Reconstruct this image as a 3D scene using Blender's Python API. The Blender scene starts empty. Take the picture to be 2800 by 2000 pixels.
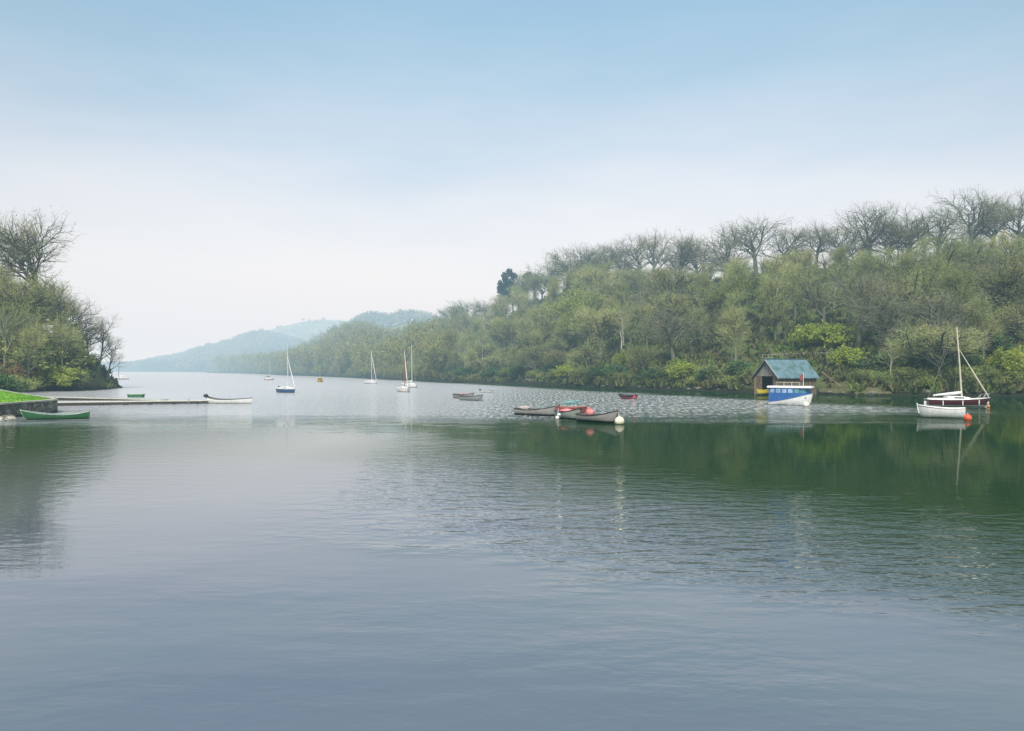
import bpy, bmesh, math, random
import numpy as np
from math import sin, cos, pi, radians, sqrt, exp
from mathutils import Vector, Matrix, noise as mnoise

random.seed(7)
scene = bpy.context.scene
COL = scene.collection
F, H_CAM, HY, CX = 2200.0, 4.2, 1008.0, 1400.0     # focal length in photo pixels, eye height, horizon row, centre column


def at(px, py, z=0.0):
    """photo pixel of a point at height z -> ground position in metres"""
    d = F * (H_CAM - z) / (py - HY)
    return Vector(((px - CX) / F * d, d, z))


def sstep(a, b, x):
    t = np.clip((x - a) / (b - a), 0, 1)
    return t * t * (3 - 2 * t)


# ------------------------------------------------------------------ materials
def nodes_of(name):
    m = bpy.data.materials.new(name)
    m.use_nodes = True
    nt = m.node_tree
    return m, nt, nt.nodes['Principled BSDF']


def N(nt, kind, **kw):
    n = nt.nodes.new(kind)
    for k, v in kw.items():
        setattr(n, k, v)
    return n


def math_node(nt, op, a, b=None, c=None, clamp=False):
    n = nt.nodes.new('ShaderNodeMath')
    n.operation = op
    n.use_clamp = clamp
    for i, v in enumerate((a, b, c)):
        if v is None:
            continue
        if isinstance(v, (int, float)):
            n.inputs[i].default_value = v
        else:
            nt.links.new(v, n.inputs[i])
    return n.outputs[0]


def map_range(nt, v, a, b, c=0.0, d=1.0, smooth=True):
    n = nt.nodes.new('ShaderNodeMapRange')
    n.interpolation_type = 'SMOOTHSTEP' if smooth else 'LINEAR'
    nt.links.new(v, n.inputs[0])
    for i, x in enumerate((a, b, c, d)):
        if isinstance(x, (int, float)):
            n.inputs[i + 1].default_value = x
        else:
            nt.links.new(x, n.inputs[i + 1])
    return n.outputs[0]


def mixc(nt, fac, a, b, mode='MIX'):
    n = nt.nodes.new('ShaderNodeMix')
    n.data_type = 'RGBA'
    n.blend_type = mode
    for i, v in ((0, fac), (6, a), (7, b)):
        if isinstance(v, (int, float)):
            n.inputs[i].default_value = v
        elif isinstance(v, tuple):
            n.inputs[i].default_value = (*v[:3], 1)
        else:
            nt.links.new(v, n.inputs[i])
    return n.outputs[2]


def tex_noise(nt, vec, scale, detail=3, rough=0.5):
    n = nt.nodes.new('ShaderNodeTexNoise')
    n.inputs['Scale'].default_value = scale
    n.inputs['Detail'].default_value = detail
    n.inputs['Roughness'].default_value = rough
    if vec is not None:
        nt.links.new(vec, n.inputs['Vector'])
    return n


def paint(name, col, rough=0.45, var=0.25, scale=3.0, dirt=(0.10, 0.09, 0.06), dirt_amt=0.25, metal=0.0):
    """painted / worn surface: two noises for uneven tone and grime"""
    m, nt, b = nodes_of(name)
    tc = N(nt, 'ShaderNodeTexCoord')
    n1 = tex_noise(nt, tc.outputs['Object'], scale, 4, 0.6)
    n2 = tex_noise(nt, tc.outputs['Object'], scale * 0.35, 3, 0.6)
    f1 = map_range(nt, n1.outputs[0], 0.3, 0.7)
    c = mixc(nt, f1, tuple(x * (1 - var) for x in col), tuple(min(1, x * (1 + var * 0.4)) for x in col))
    f2 = math_node(nt, 'MULTIPLY', map_range(nt, n2.outputs[0], 0.48, 0.72), dirt_amt)
    c = mixc(nt, f2, c, dirt)
    nt.links.new(c, b.inputs['Base Color'])
    b.inputs['Roughness'].default_value = rough
    b.inputs['Metallic'].default_value = metal
    return m


def hull_paint(name, top, bottom, zline, rough=0.4, stripe=None):
    """hull: bottom colour under the line zline (object space), top colour over it, streaks of grime"""
    m, nt, b = nodes_of(name)
    tc = N(nt, 'ShaderNodeTexCoord')
    sep = N(nt, 'ShaderNodeSeparateXYZ')
    nt.links.new(tc.outputs['Object'], sep.inputs[0])
    n1 = tex_noise(nt, tc.outputs['Object'], 4, 4, 0.6)
    mp = N(nt, 'ShaderNodeMapping')
    mp.inputs['Scale'].default_value = (5, 5, 0.6)
    nt.links.new(tc.outputs['Object'], mp.inputs[0])
    n2 = tex_noise(nt, mp.outputs[0], 1.6, 3, 0.6)
    z = math_node(nt, 'ADD', sep.outputs[2], math_node(nt, 'MULTIPLY', math_node(nt, 'SUBTRACT', n1.outputs[0], 0.5), 0.05))
    c = mixc(nt, map_range(nt, n1.outputs[0], 0.3, 0.7), tuple(x * 0.82 for x in top), top)
    c = mixc(nt, math_node(nt, 'MULTIPLY', map_range(nt, n2.outputs[0], 0.5, 0.75), 0.3), c, tuple(x * 0.5 for x in top))
    if stripe:
        c = mixc(nt, map_range(nt, z, stripe[1], stripe[1] + 0.02), c, stripe[0])
    c = mixc(nt, map_range(nt, z, zline, zline + 0.03), bottom, c)
    nt.links.new(c, b.inputs['Base Color'])
    b.inputs['Roughness'].default_value = rough
    return m


def wood(name, col, rough=0.75, ax=(0.4, 6, 6)):
    m, nt, b = nodes_of(name)
    tc = N(nt, 'ShaderNodeTexCoord')
    mp = N(nt, 'ShaderNodeMapping')
    mp.inputs['Scale'].default_value = ax
    nt.links.new(tc.outputs['Object'], mp.inputs[0])
    n1 = tex_noise(nt, mp.outputs[0], 2.0, 5, 0.65)
    c = mixc(nt, map_range(nt, n1.outputs[0], 0.25, 0.75), tuple(x * 0.5 for x in col), tuple(x * 1.25 for x in col))
    nt.links.new(c, b.inputs['Base Color'])
    b.inputs['Roughness'].default_value = rough
    return m


def plant_mat(name, a, b_, rough=0.8, translucent=0.0, scale=0.35, rand=0.35):
    """bark, twig or leaf colour, uneven inside one crown and from tree to tree"""
    m, nt, b = nodes_of(name)
    oi = N(nt, 'ShaderNodeObjectInfo')
    geo = N(nt, 'ShaderNodeNewGeometry')
    n1 = tex_noise(nt, geo.outputs['Position'], scale, 3, 0.6)
    f = math_node(nt, 'ADD', map_range(nt, n1.outputs[0], 0.3, 0.7, 0, 0.75), math_node(nt, 'MULTIPLY', oi.outputs['Random'], 0.35), clamp=True)
    c = mixc(nt, f, a, b_)
    hsv = N(nt, 'ShaderNodeHueSaturation')
    wn = N(nt, 'ShaderNodeTexWhiteNoise', noise_dimensions='1D')
    nt.links.new(oi.outputs['Random'], wn.inputs['W'])
    v = map_range(nt, wn.outputs[0], 0, 1, 1 - rand, 1 + rand, smooth=False)
    nt.links.new(v, hsv.inputs['Value'])
    nt.links.new(c, hsv.inputs['Color'])
    nt.links.new(hsv.outputs[0], b.inputs['Base Color'])
    b.inputs['Roughness'].default_value = rough
    b.inputs['Specular IOR Level'].default_value = 0.15
    if translucent:
        tr = N(nt, 'ShaderNodeBsdfTranslucent')
        nt.links.new(hsv.outputs[0], tr.inputs['Color'])
        ms = N(nt, 'ShaderNodeMixShader')
        ms.inputs[0].default_value = translucent
        out = nt.nodes['Material Output']
        nt.links.new(b.outputs[0], ms.inputs[1])
        nt.links.new(tr.outputs[0], ms.inputs[2])
        nt.links.new(ms.outputs[0], out.inputs['Surface'])
    return m


# ------------------------------------------------------------------ mesh builder
class MB:
    def __init__(self):
        self.v, self.f, self.m = [], [], []

    def add(self, vs, fs, mi=0):
        o = len(self.v)
        self.v += [tuple(v) for v in vs]
        self.f += [tuple(i + o for i in f) for f in fs]
        self.m += [mi] * len(fs)
        return self

    def box(self, c, s, mi=0, rz=0.0, M=None):
        hx, hy, hz = s[0] / 2, s[1] / 2, s[2] / 2
        vs = [Vector((x * hx, y * hy, z * hz)) for x in (-1, 1) for y in (-1, 1) for z in (-1, 1)]
        R = M if M is not None else Matrix.Rotation(rz, 3, 'Z')
        vs = [R @ v + Vector(c) for v in vs]
        return self.add(vs, [(0, 1, 3, 2), (4, 6, 7, 5), (0, 4, 5, 1), (2, 3, 7, 6), (0, 2, 6, 4), (1, 5, 7, 3)], mi)

    def tube(self, pts, rad, n=6, mi=0, cap=True):
        pts = [Vector(p) for p in pts]
        if not hasattr(rad, '__len__'):
            rad = [rad] * len(pts)
        vs, fs = [], []
        for i, p in enumerate(pts):
            t = (pts[min(i + 1, len(pts) - 1)] - pts[max(i - 1, 0)])
            t = t.normalized() if t.length > 1e-9 else Vector((0, 0, 1))
            a = t.cross(Vector((0, 0, 1)) if abs(t.z) < 0.9 else Vector((1, 0, 0))).normalized()
            b = t.cross(a)
            for k in range(n):
                w = 2 * pi * k / n
                vs.append(p + (a * cos(w) + b * sin(w)) * rad[i])
        for i in range(len(pts) - 1):
            for k in range(n):
                k2 = (k + 1) % n
                fs.append((i * n + k, i * n + k2, (i + 1) * n + k2, (i + 1) * n + k))
        if cap:
            fs.append(tuple(range(n - 1, -1, -1)))
            fs.append(tuple((len(pts) - 1) * n + k for k in range(n)))
        return self.add(vs, fs, mi)

    def lathe(self, prof, n=16, mi=0, c=(0, 0, 0), M=None):
        vs, fs = [], []
        for (r, z) in prof:
            for k in range(n):
                w = 2 * pi * k / n
                v = Vector((r * cos(w), r * sin(w), z))
                if M is not None:
                    v = M @ v
                vs.append(v + Vector(c))
        for i in range(len(prof) - 1):
            for k in range(n):
                k2 = (k + 1) % n
                fs.append((i * n + k, i * n + k2, (i + 1) * n + k2, (i + 1) * n + k))
        fs.append(tuple(range(n - 1, -1, -1)))
        fs.append(tuple((len(prof) - 1) * n + k for k in range(n)))
        return self.add(vs, fs, mi)

    def ball(self, c, r, n=16, mi=0, sz=1.0):
        prof = [(max(0.004, r * sin(pi * i / 10)), -r * sz * cos(pi * i / 10)) for i in range(11)]
        return self.lathe(prof, n, mi, c)

    def blob(self, c, s, seed=0, amp=0.2, mi=0, n=14, m=9):
        """lumpy rounded heap such as a bundled cover"""
        vs, fs = [], []
        for i in range(m + 1):
            th = pi * i / m
            for k in range(n):
                w = 2 * pi * k / n
                d = Vector((sin(th) * cos(w), sin(th) * sin(w), cos(th)))
                q = 1 + amp * (mnoise.noise(d * 2.2 + Vector((seed * 3.7, 0, 0))) + 0.5 * mnoise.noise(d * 5 + Vector((0, seed * 1.3, 0))))
                vs.append(Vector(c) + Vector((d.x * s[0], d.y * s[1], d.z * s[2])) * q)
        for i in range(m):
            for k in range(n):
                k2 = (k + 1) % n
                fs.append((i * n + k, (i + 1) * n + k, (i + 1) * n + k2, i * n + k2))
        return self.add(vs, fs, mi)

    def build(self, name, mats, parent=None, smooth=False, bevel=0.0, loc=None):
        me = bpy.data.meshes.new(name)
        me.from_pydata(self.v, [], self.f)
        if not isinstance(mats, (list, tuple)):
            mats = [mats]
        for m in mats:
            me.materials.append(m)
        me.polygons.foreach_set('material_index', self.m)
        if smooth:
            me.polygons.foreach_set('use_smooth', [True] * len(self.f))
        me.validate()
        me.update()
        o = bpy.data.objects.new(name, me)
        COL.objects.link(o)
        if parent:
            o.parent = parent
        if loc is not None:
            o.location = loc
        if bevel:
            bv = o.modifiers.new('bevel', 'BEVEL')
            bv.width = bevel
            bv.segments = 2
            bv.limit_method = 'ANGLE'
        if smooth:
            try:
                me.set_sharp_from_angle(angle=radians(38))
            except Exception:
                pass
        return o


def tag(o, label=None, cat=None, group=None, kind=None):
    if label:
        o['label'] = label
    if cat:
        o['category'] = cat
    if group:
        o['group'] = group
    if kind:
        o['kind'] = kind
    return o


def thing(name, label, cat, loc=(0, 0, 0), rz=0.0, group=None):
    o = bpy.data.objects.new(name, None)
    o.empty_display_size = 0.5
    COL.objects.link(o)
    o.location = loc
    o.rotation_euler = (0, 0, rz)
    return tag(o, label, cat, group)


def np_mesh(name, V, Fq, mats, mi=None, smooth=False):
    """mesh from numpy arrays: V (n,3), Fq (m,4) quads (a triangle repeats no vertex: quads only)"""
    me = bpy.data.meshes.new(name)
    V = np.asarray(V, dtype=np.float32)
    Fq = np.asarray(Fq, dtype=np.int32)
    me.vertices.add(len(V))
    me.vertices.foreach_set('co', V.ravel())
    me.loops.add(Fq.size)
    me.loops.foreach_set('vertex_index', Fq.ravel())
    me.polygons.add(len(Fq))
    me.polygons.foreach_set('loop_start', np.arange(0, Fq.size, 4, dtype=np.int32))
    for m in (mats if isinstance(mats, (list, tuple)) else [mats]):
        me.materials.append(m)
    if mi is not None:
        me.polygons.foreach_set('material_index', np.asarray(mi, dtype=np.int32))
    if smooth:
        me.polygons.foreach_set('use_smooth', [True] * len(Fq))
    me.update(calc_edges=True)
    me.validate()
    return me


def link(name, me, parent=None):
    o = bpy.data.objects.new(name, me)
    COL.objects.link(o)
    if parent:
        o.parent = parent
    return o


# ------------------------------------------------------------------ camera, world, sun
cam = bpy.data.objects.new('camera', bpy.data.cameras.new('camera'))
COL.objects.link(cam)
cam.location = (0, 0, H_CAM)
cam.rotation_euler = (radians(90), 0, 0)
cam.data.sensor_width = 36
cam.data.lens = F / 2800 * 36
cam.data.shift_y = 8 / 2800
cam.data.clip_end = 12000
scene.camera = cam

SUN_EL, SUN_AZ = 50, 188           # high behind the camera's left shoulder
w = bpy.data.worlds.new('World')
scene.world = w
w.use_nodes = True
nt = w.node_tree
bg = nt.nodes['Background']
sky = N(nt, 'ShaderNodeTexSky', sky_type='NISHITA')
sky.sun_disc = False
sky.sun_elevation = radians(SUN_EL)
sky.sun_rotation = radians(SUN_AZ)
sky.air_density = 1.0
sky.dust_density = 2.0
geo = N(nt, 'ShaderNodeTexCoord')
sep = N(nt, 'ShaderNodeSeparateXYZ')
nt.links.new(geo.outputs['Generated'], sep.inputs[0])
mp = N(nt, 'ShaderNodeMapping')
mp.inputs['Scale'].default_value = (1.0, 1.0, 4.0)
nt.links.new(geo.outputs['Generated'], mp.inputs[0])
cl = tex_noise(nt, mp.outputs[0], 1.6, 4, 0.5)
cl2 = tex_noise(nt, mp.outputs[0], 4.5, 4, 0.55)
zz = math_node(nt, 'ADD', sep.outputs[2], math_node(nt, 'MULTIPLY', math_node(nt, 'SUBTRACT', cl.outputs[0], 0.5), 0.13))
zz = math_node(nt, 'ADD', zz, math_node(nt, 'MULTIPLY', math_node(nt, 'SUBTRACT', cl2.outputs[0], 0.5), 0.07))
ramp = N(nt, 'ShaderNodeValToRGB')
nt.links.new(zz, ramp.inputs[0])
SK = 10.0
stops = [(0.0, (0.90, 0.89, 0.91)), (0.06, (0.985, 0.98, 0.995)), (0.13, (1.0, 1.0, 1.0)), (0.195, (0.86, 0.89, 0.955)),
         (0.265, (0.62, 0.725, 0.865)), (0.35, (0.385, 0.585, 0.765)), (0.43, (0.30, 0.515, 0.73)), (0.65, (0.50, 0.64, 0.80)), (1.0, (0.66, 0.75, 0.86))]
cr = ramp.color_ramp
while len(cr.elements) < len(stops):
    cr.elements.new(0.5)
for e, (p, c) in zip(cr.elements, stops):
    e.position = p
    e.color = (*c, 1)
haze_c = N(nt, 'ShaderNodeVectorMath', operation='SCALE')
nt.links.new(ramp.outputs[0], haze_c.inputs[0])
haze_c.inputs['Scale'].default_value = SK
# thin cloud is brightest over the ridge, dimmer towards the sides
gdot = N(nt, 'ShaderNodeVectorMath', operation='DOT_PRODUCT')
nt.links.new(geo.outputs['Generated'], gdot.inputs[0])
gdot.inputs[1].default_value = Vector((0.06, 1.0, 0.16)).normalized()
glow = map_range(nt, gdot.outputs['Value'], 0.80, 0.995, 0.0, 1.0)
haze_s = N(nt, 'ShaderNodeVectorMath', operation='SCALE')
nt.links.new(haze_c.outputs[0], haze_s.inputs[0])
nt.links.new(math_node(nt, 'ADD', 0.94, math_node(nt, 'MULTIPLY', glow, 0.12)), haze_s.inputs['Scale'])
haze_c = haze_s
mixed = mixc(nt, 0.9, sky.outputs[0], haze_c.outputs[0])
nt.links.new(mixed, bg.inputs['Color'])
bg.inputs['Strength'].default_value = 0.1

sd = bpy.data.lights.new('sun', 'SUN')
sd.energy = 4.8
sd.angle = radians(14)
sd.color = (1.0, 0.95, 0.87)
sun = bpy.data.objects.new('sun', sd)
COL.objects.link(sun)
az = radians(SUN_AZ)
sdir = Vector((sin(az) * cos(radians(SUN_EL)), cos(az) * cos(radians(SUN_EL)), sin(radians(SUN_EL))))
sun.rotation_euler = sdir.to_track_quat('Z', 'Y').to_euler()
sun.location = sdir * 100

scene.view_settings.view_transform = 'Standard'
scene.view_settings.look = 'None'
scene.view_settings.exposure = 0
scene.cycles.max_bounces = 6
scene.cycles.diffuse_bounces = 3
scene.cycles.glossy_bounces = 3
scene.cycles.transparent_max_bounces = 8
scene.cycles.use_denoising = True
scene.cycles.caustics_reflective = False
scene.cycles.caustics_refractive = False

# ------------------------------------------------------------------ haze down the valley (an absorbing volume that glows in place of scattered light, thicker with distance up the lake)
m = bpy.data.materials.new('valley_haze')
m.use_nodes = True
nt = m.node_tree
for n in list(nt.nodes):
    if n.type != 'OUTPUT_MATERIAL':
        nt.nodes.remove(n)
out = nt.nodes['Material Output']
gp = N(nt, 'ShaderNodeNewGeometry')
sp = N(nt, 'ShaderNodeSeparateXYZ')
nt.links.new(gp.outputs['Position'], sp.inputs[0])
dens = math_node(nt, 'ADD', map_range(nt, sp.outputs[1], 70, 460, 0.0, 0.80, smooth=False), 0.25)
SIG = Vector((0.00078, 0.00122, 0.00148))
AIR = Vector((0.84, 0.865, 0.895))
ab = N(nt, 'ShaderNodeVolumeAbsorption')
k = 0.003
ab.inputs['Color'].default_value = (1 - SIG[0] / k, 1 - SIG[1] / k, 1 - SIG[2] / k, 1)
nt.links.new(math_node(nt, 'MULTIPLY', dens, k), ab.inputs['Density'])
em = N(nt, 'ShaderNodeEmission')
em.inputs['Color'].default_value = (SIG[0] * AIR[0] / k, SIG[1] * AIR[1] / k, SIG[2] * AIR[2] / k, 1)
nt.links.new(math_node(nt, 'MULTIPLY', dens, k), em.inputs['Strength'])
ad = N(nt, 'ShaderNodeAddShader')
nt.links.new(ab.outputs[0], ad.inputs[0])
nt.links.new(em.outputs[0], ad.inputs[1])
nt.links.new(ad.outputs[0], out.inputs['Volume'])
hz = MB().box((0, 1500, 60), (5200, 3700, 140)).build('haze', m)
tag(hz, 'pale blue haze hanging over the lake and the distant hills', kind='stuff')
hz.display_type = 'BOUNDS'
scene.cycles.volume_step_rate = 0.25
scene.cycles.volume_max_steps = 256

# ------------------------------------------------------------------ water
m, nt, b = nodes_of('lake_water')
gp = N(nt, 'ShaderNodeNewGeometry')
sp = N(nt, 'ShaderNodeSeparateXYZ')
nt.links.new(gp.outputs['Position'], sp.inputs[0])
X_, Y_ = sp.outputs[0], sp.outputs[1]


def wave(sx, sy, scale, detail, rough, rot=0.0):
    mpn = N(nt, 'ShaderNodeMapping')
    mpn.inputs['Scale'].default_value = (sx, sy, 1)
    mpn.inputs['Rotation'].default_value = (0, 0, rot)
    nt.links.new(gp.outputs['Position'], mpn.inputs[0])
    return tex_noise(nt, mpn.outputs[0], scale, detail, rough).outputs[0]


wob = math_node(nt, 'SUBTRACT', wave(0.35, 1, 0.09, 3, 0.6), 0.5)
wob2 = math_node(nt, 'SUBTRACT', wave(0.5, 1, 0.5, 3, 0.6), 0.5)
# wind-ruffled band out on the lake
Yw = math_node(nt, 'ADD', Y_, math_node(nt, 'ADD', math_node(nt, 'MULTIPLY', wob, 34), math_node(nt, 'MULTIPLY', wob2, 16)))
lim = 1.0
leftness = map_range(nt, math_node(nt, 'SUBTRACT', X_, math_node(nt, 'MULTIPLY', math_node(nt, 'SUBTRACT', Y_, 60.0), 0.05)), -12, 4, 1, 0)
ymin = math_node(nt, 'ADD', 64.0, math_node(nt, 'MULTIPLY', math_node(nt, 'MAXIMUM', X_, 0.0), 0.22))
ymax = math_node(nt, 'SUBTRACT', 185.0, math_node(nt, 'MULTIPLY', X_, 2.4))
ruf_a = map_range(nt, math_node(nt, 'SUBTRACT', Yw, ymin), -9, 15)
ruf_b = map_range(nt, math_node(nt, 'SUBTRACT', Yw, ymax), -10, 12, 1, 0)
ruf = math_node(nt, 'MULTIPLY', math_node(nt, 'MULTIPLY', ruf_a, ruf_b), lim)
farw = map_range(nt, Y_, 60, 200)
# choppier strip nearer the camera where the hill's reflection breaks up
Xp = math_node(nt, 'MAXIMUM', X_, -4.0)
Yr = math_node(nt, 'ADD', Y_, math_node(nt, 'ADD', math_node(nt, 'MULTIPLY', wob, 16), math_node(nt, 'MULTIPLY', wob2, 9)))
rip = math_node(nt, 'MULTIPLY', map_range(nt, math_node(nt, 'ADD', Yr, math_node(nt, 'MULTIPLY', Xp, 0.6)), 16, 23),
                map_range(nt, math_node(nt, 'ADD', Yr, math_node(nt, 'MULTIPLY', Xp, 1.2)), 30, 46, 1, 0))
rip = math_node(nt, 'MULTIPLY', rip, map_range(nt, X_, -9, 0))
leftw = map_range(nt, X_, -26, -8, 1, 0)
leftw = math_node(nt, 'MULTIPLY', leftw, map_range(nt, Yw, 50, 75, 1, 0))
fine = wave(0.55, 1.0, 1.8, 3, 0.55, 0.10)
fine2 = wave(0.5, 1.0, 2.6, 2, 0.5, -0.18)
broad = wave(0.35, 1.0, 0.42, 2, 0.5, -0.12)
a_f = math_node(nt, 'ADD', 0.0035, math_node(nt, 'MULTIPLY', rip, 0.092))
a_f = math_node(nt, 'ADD', a_f, math_node(nt, 'MULTIPLY', leftw, 0.034))
a_f = math_node(nt, 'ADD', a_f, math_node(nt, 'MULTIPLY', map_range(nt, Y_, 10, 22, 1, 0), math_node(nt, 'MULTIPLY', map_range(nt, wave(0.5, 1, 0.13, 3, 0.6), 0.42, 0.62, 0.12, 1.0), 0.022)))
a_r = math_node(nt, 'MULTIPLY', ruf, 0.42)
hgt = math_node(nt, 'ADD', math_node(nt, 'MULTIPLY', fine, a_f), math_node(nt, 'MULTIPLY', fine2, a_r))
hgt = math_node(nt, 'ADD', hgt, math_node(nt, 'MULTIPLY', broad, math_node(nt, 'ADD', 0.003, math_node(nt, 'MULTIPLY', map_range(nt, Yr, 10, 26, 1, 0), math_node(nt, 'MULTIPLY', map_range(nt, wave(0.5, 1, 0.16, 2, 0.5), 0.38, 0.62, 0.25, 1.0), 0.040)))))
bump = N(nt, 'ShaderNodeBump')
bump.inputs['Strength'].default_value = 1.0
bump.inputs['Distance'].default_value = 1.0
nt.links.new(hgt, bump.inputs['Height'])
nt.links.new(bump.outputs[0], b.inputs['Normal'])
open_water_mask = map_range(nt, math_node(nt, 'ADD', math_node(nt, 'ADD', Y_, math_node(nt, 'MULTIPLY', math_node(nt, 'MAXIMUM', math_node(nt, 'ADD', X_, 3.0), 0.0), 1.5)), math_node(nt, 'MULTIPLY', wob, 20)), 25, 46, 1, 0)  # lighter open water against the area of the hill's reflection
hill_reflection_tone = mixc(nt, map_range(nt, wave(0.6, 1, 0.03, 2, 0.5), 0.35, 0.65), (0.009, 0.044, 0.013), (0.013, 0.050, 0.020))
open_water_tone = mixc(nt, map_range(nt, wave(0.7, 1, 0.10, 2, 0.5), 0.35, 0.68), (0.088, 0.106, 0.142), (0.096, 0.122, 0.134))
body = mixc(nt, open_water_mask, hill_reflection_tone, open_water_tone)  # dark green body colour paints in part of the hill's reflection
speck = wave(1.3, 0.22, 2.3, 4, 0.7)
painted_glint = map_range(nt, speck, 0.44, 0.66)
amt = math_node(nt, 'ADD', math_node(nt, 'ADD', 0.08, math_node(nt, 'MULTIPLY', leftness, 0.40)), math_node(nt, 'MULTIPLY', painted_glint, math_node(nt, 'SUBTRACT', 0.92, math_node(nt, 'MULTIPLY', leftness, 0.72))))
body = mixc(nt, math_node(nt, 'MULTIPLY', ruf, amt), body, (0.76, 0.75, 0.80))  # pale colour painted where ruffled waves would mirror bright sky
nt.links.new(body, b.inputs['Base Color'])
nt.links.new(math_node(nt, 'ADD', 1.36, math_node(nt, 'MULTIPLY', math_node(nt, 'MAXIMUM', open_water_mask, map_range(nt, X_, -16, 2, 1, 0)), 0.34)), b.inputs['IOR'])
rgh = math_node(nt, 'ADD', math_node(nt, 'ADD', 0.0, math_node(nt, 'MULTIPLY', farw, 0.10)), math_node(nt, 'MULTIPLY', ruf, 0.10))
nt.links.new(rgh, b.inputs['Roughness'])
calm = math_node(nt, 'MULTIPLY', math_node(nt, 'MULTIPLY', math_node(nt, 'SUBTRACT', 1.0, open_water_mask), math_node(nt, 'SUBTRACT', 1.0, leftness)), math_node(nt, 'SUBTRACT', 1.0, ruf))
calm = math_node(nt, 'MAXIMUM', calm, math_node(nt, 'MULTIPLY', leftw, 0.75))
algae_and_reflection_tone = N(nt, 'ShaderNodeBsdfDiffuse')  # dark green diffuse that paints the hill and bank reflections darker
algae_and_reflection_tone.inputs['Color'].default_value = (0.007, 0.027, 0.009, 1)
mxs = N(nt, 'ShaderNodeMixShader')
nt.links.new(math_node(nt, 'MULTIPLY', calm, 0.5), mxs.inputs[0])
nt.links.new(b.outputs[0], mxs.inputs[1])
nt.links.new(algae_and_reflection_tone.outputs[0], mxs.inputs[2])
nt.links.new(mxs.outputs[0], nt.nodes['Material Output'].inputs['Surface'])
WATER = m
nx = 40
V = []
xs = np.linspace(-2400, 2400, nx)
ys = np.linspace(-60, 3000, nx)
V = [(x, y, 0) for y in ys for x in xs]
Fq = [(j * nx + i, j * nx + i + 1, (j + 1) * nx + i + 1, (j + 1) * nx + i) for j in range(nx - 1) for i in range(nx - 1)]
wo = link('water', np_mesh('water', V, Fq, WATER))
tag(wo, 'calm grey blue lake water mirroring the wooded hill', kind='structure')

# ------------------------------------------------------------------ terrain of the right-hand side and the far hills
PX = lambda tab, x: np.interp(x, [a for a, _ in tab], [c for _, c in tab])
SHORE = [(400, 905), (560, 800), (677, 660), (776, 486), (936, 385), (1108, 289), (1268, 239), (1416, 220), (1600, 181), (1724, 165), (1896, 151),
         (2068, 139), (2240, 133), (2340, 126), (2536, 123), (2800, 122), (3400, 118)]
SKY = [(560, 1010), (678, 1009), (731, 990), (766, 966), (819, 945), (872, 914), (933, 879), (977, 872), (1012, 872), (1065, 880), (1131, 874), (1202, 862),
       (1241, 840), (1294, 824), (1354, 796), (1404, 760), (1478, 716), (1564, 686), (1650, 672), (1761, 645), (1847, 650), (1970, 630), (2093, 606),
       (2216, 588), (2339, 578), (2462, 570), (2561, 548), (2709, 530), (2800, 540), (3400, 540)]
WID = [(560, 120), (700, 160), (900, 190), (1100, 172), (1400, 142), (2000, 106), (2800, 92), (3400, 92)]
TREE_H = 16.5


def near_z(px, t):
    d0 = PX(SHORE, px)
    d1 = d0 + PX(WID, px)
    zr = np.maximum(0.9, H_CAM + (HY - PX(SKY, px)) / F * d1 - TREE_H)
    bank = 0.15 + np.minimum(0.8, np.maximum(t, 0) * 25) * np.minimum(1, zr)
    up = zr * np.where(t < 1, sstep(-0.25, 1.12, t) * 1.0 - 0.085 * (1 - np.clip(t, 0, 1)), 1.0)
    up = np.where(t > 1, zr * (1 - 0.22 * (t - 1) - 0.2 * (t - 1) ** 2), np.maximum(up, 0) * 0.985)
    z = bank + np.maximum(0, up)
    return np.where(t < 0, -1.5 + (t + 0.03) / 0.03 * 1.6, z)


def near_pt(px, t):
    d = PX(SHORE, px) + t * PX(WID, px)
    x = (px - CX) / F * d
    z = float(near_z(np.array(px), np.array(t)))
    if t > 0.02:
        z += 0.7 * mnoise.noise(Vector((x * 0.05, d * 0.05, 0)))
    return Vector((x, d, z))


def ground_mat(name, cols, scale=0.12, field=False):
    m, nt, b = nodes_of(name)
    g = N(nt, 'ShaderNodeNewGeometry')
    n1 = tex_noise(nt, g.outputs['Position'], scale, 5, 0.65)
    n2 = tex_noise(nt, g.outputs['Position'], scale * 9, 4, 0.7)
    c = mixc(nt, map_range(nt, n1.outputs[0], 0.35, 0.65), cols[0], cols[1])
    c = mixc(nt, math_node(nt, 'MULTIPLY', map_range(nt, n2.outputs[0], 0.42, 0.68), 0.7), c, cols[2])
    if field:
        at_ = N(nt, 'ShaderNodeAttribute', attribute_name='cover')
        c = mixc(nt, at_.outputs['Fac'], c, field)
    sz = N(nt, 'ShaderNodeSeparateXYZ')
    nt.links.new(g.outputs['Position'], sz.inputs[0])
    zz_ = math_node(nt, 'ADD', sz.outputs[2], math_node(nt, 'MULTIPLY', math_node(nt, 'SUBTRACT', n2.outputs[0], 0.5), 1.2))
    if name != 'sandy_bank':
        c = mixc(nt, map_range(nt, zz_, 0.35, 1.5), (0.022, 0.026, 0.014), c)  # mud-dark low on the bank, also painting the shadow along the shore
    nt.links.new(c, b.inputs['Base Color'])
    b.inputs['Roughness'].default_value = 0.95
    b.inputs['Specular IOR Level'].default_value = 0.1
    bp = N(nt, 'ShaderNodeBump')
    bp.inputs['Distance'].default_value = 0.4
    nt.links.new(n2.outputs[0], bp.inputs['Height'])
    nt.links.new(bp.outputs[0], b.inputs['Normal'])
    return m


def attr(me, name, vals):
    a = me.attributes.new(name, 'FLOAT', 'POINT')
    a.data.foreach_set('value', np.asarray(vals, dtype=np.float32))


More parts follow.
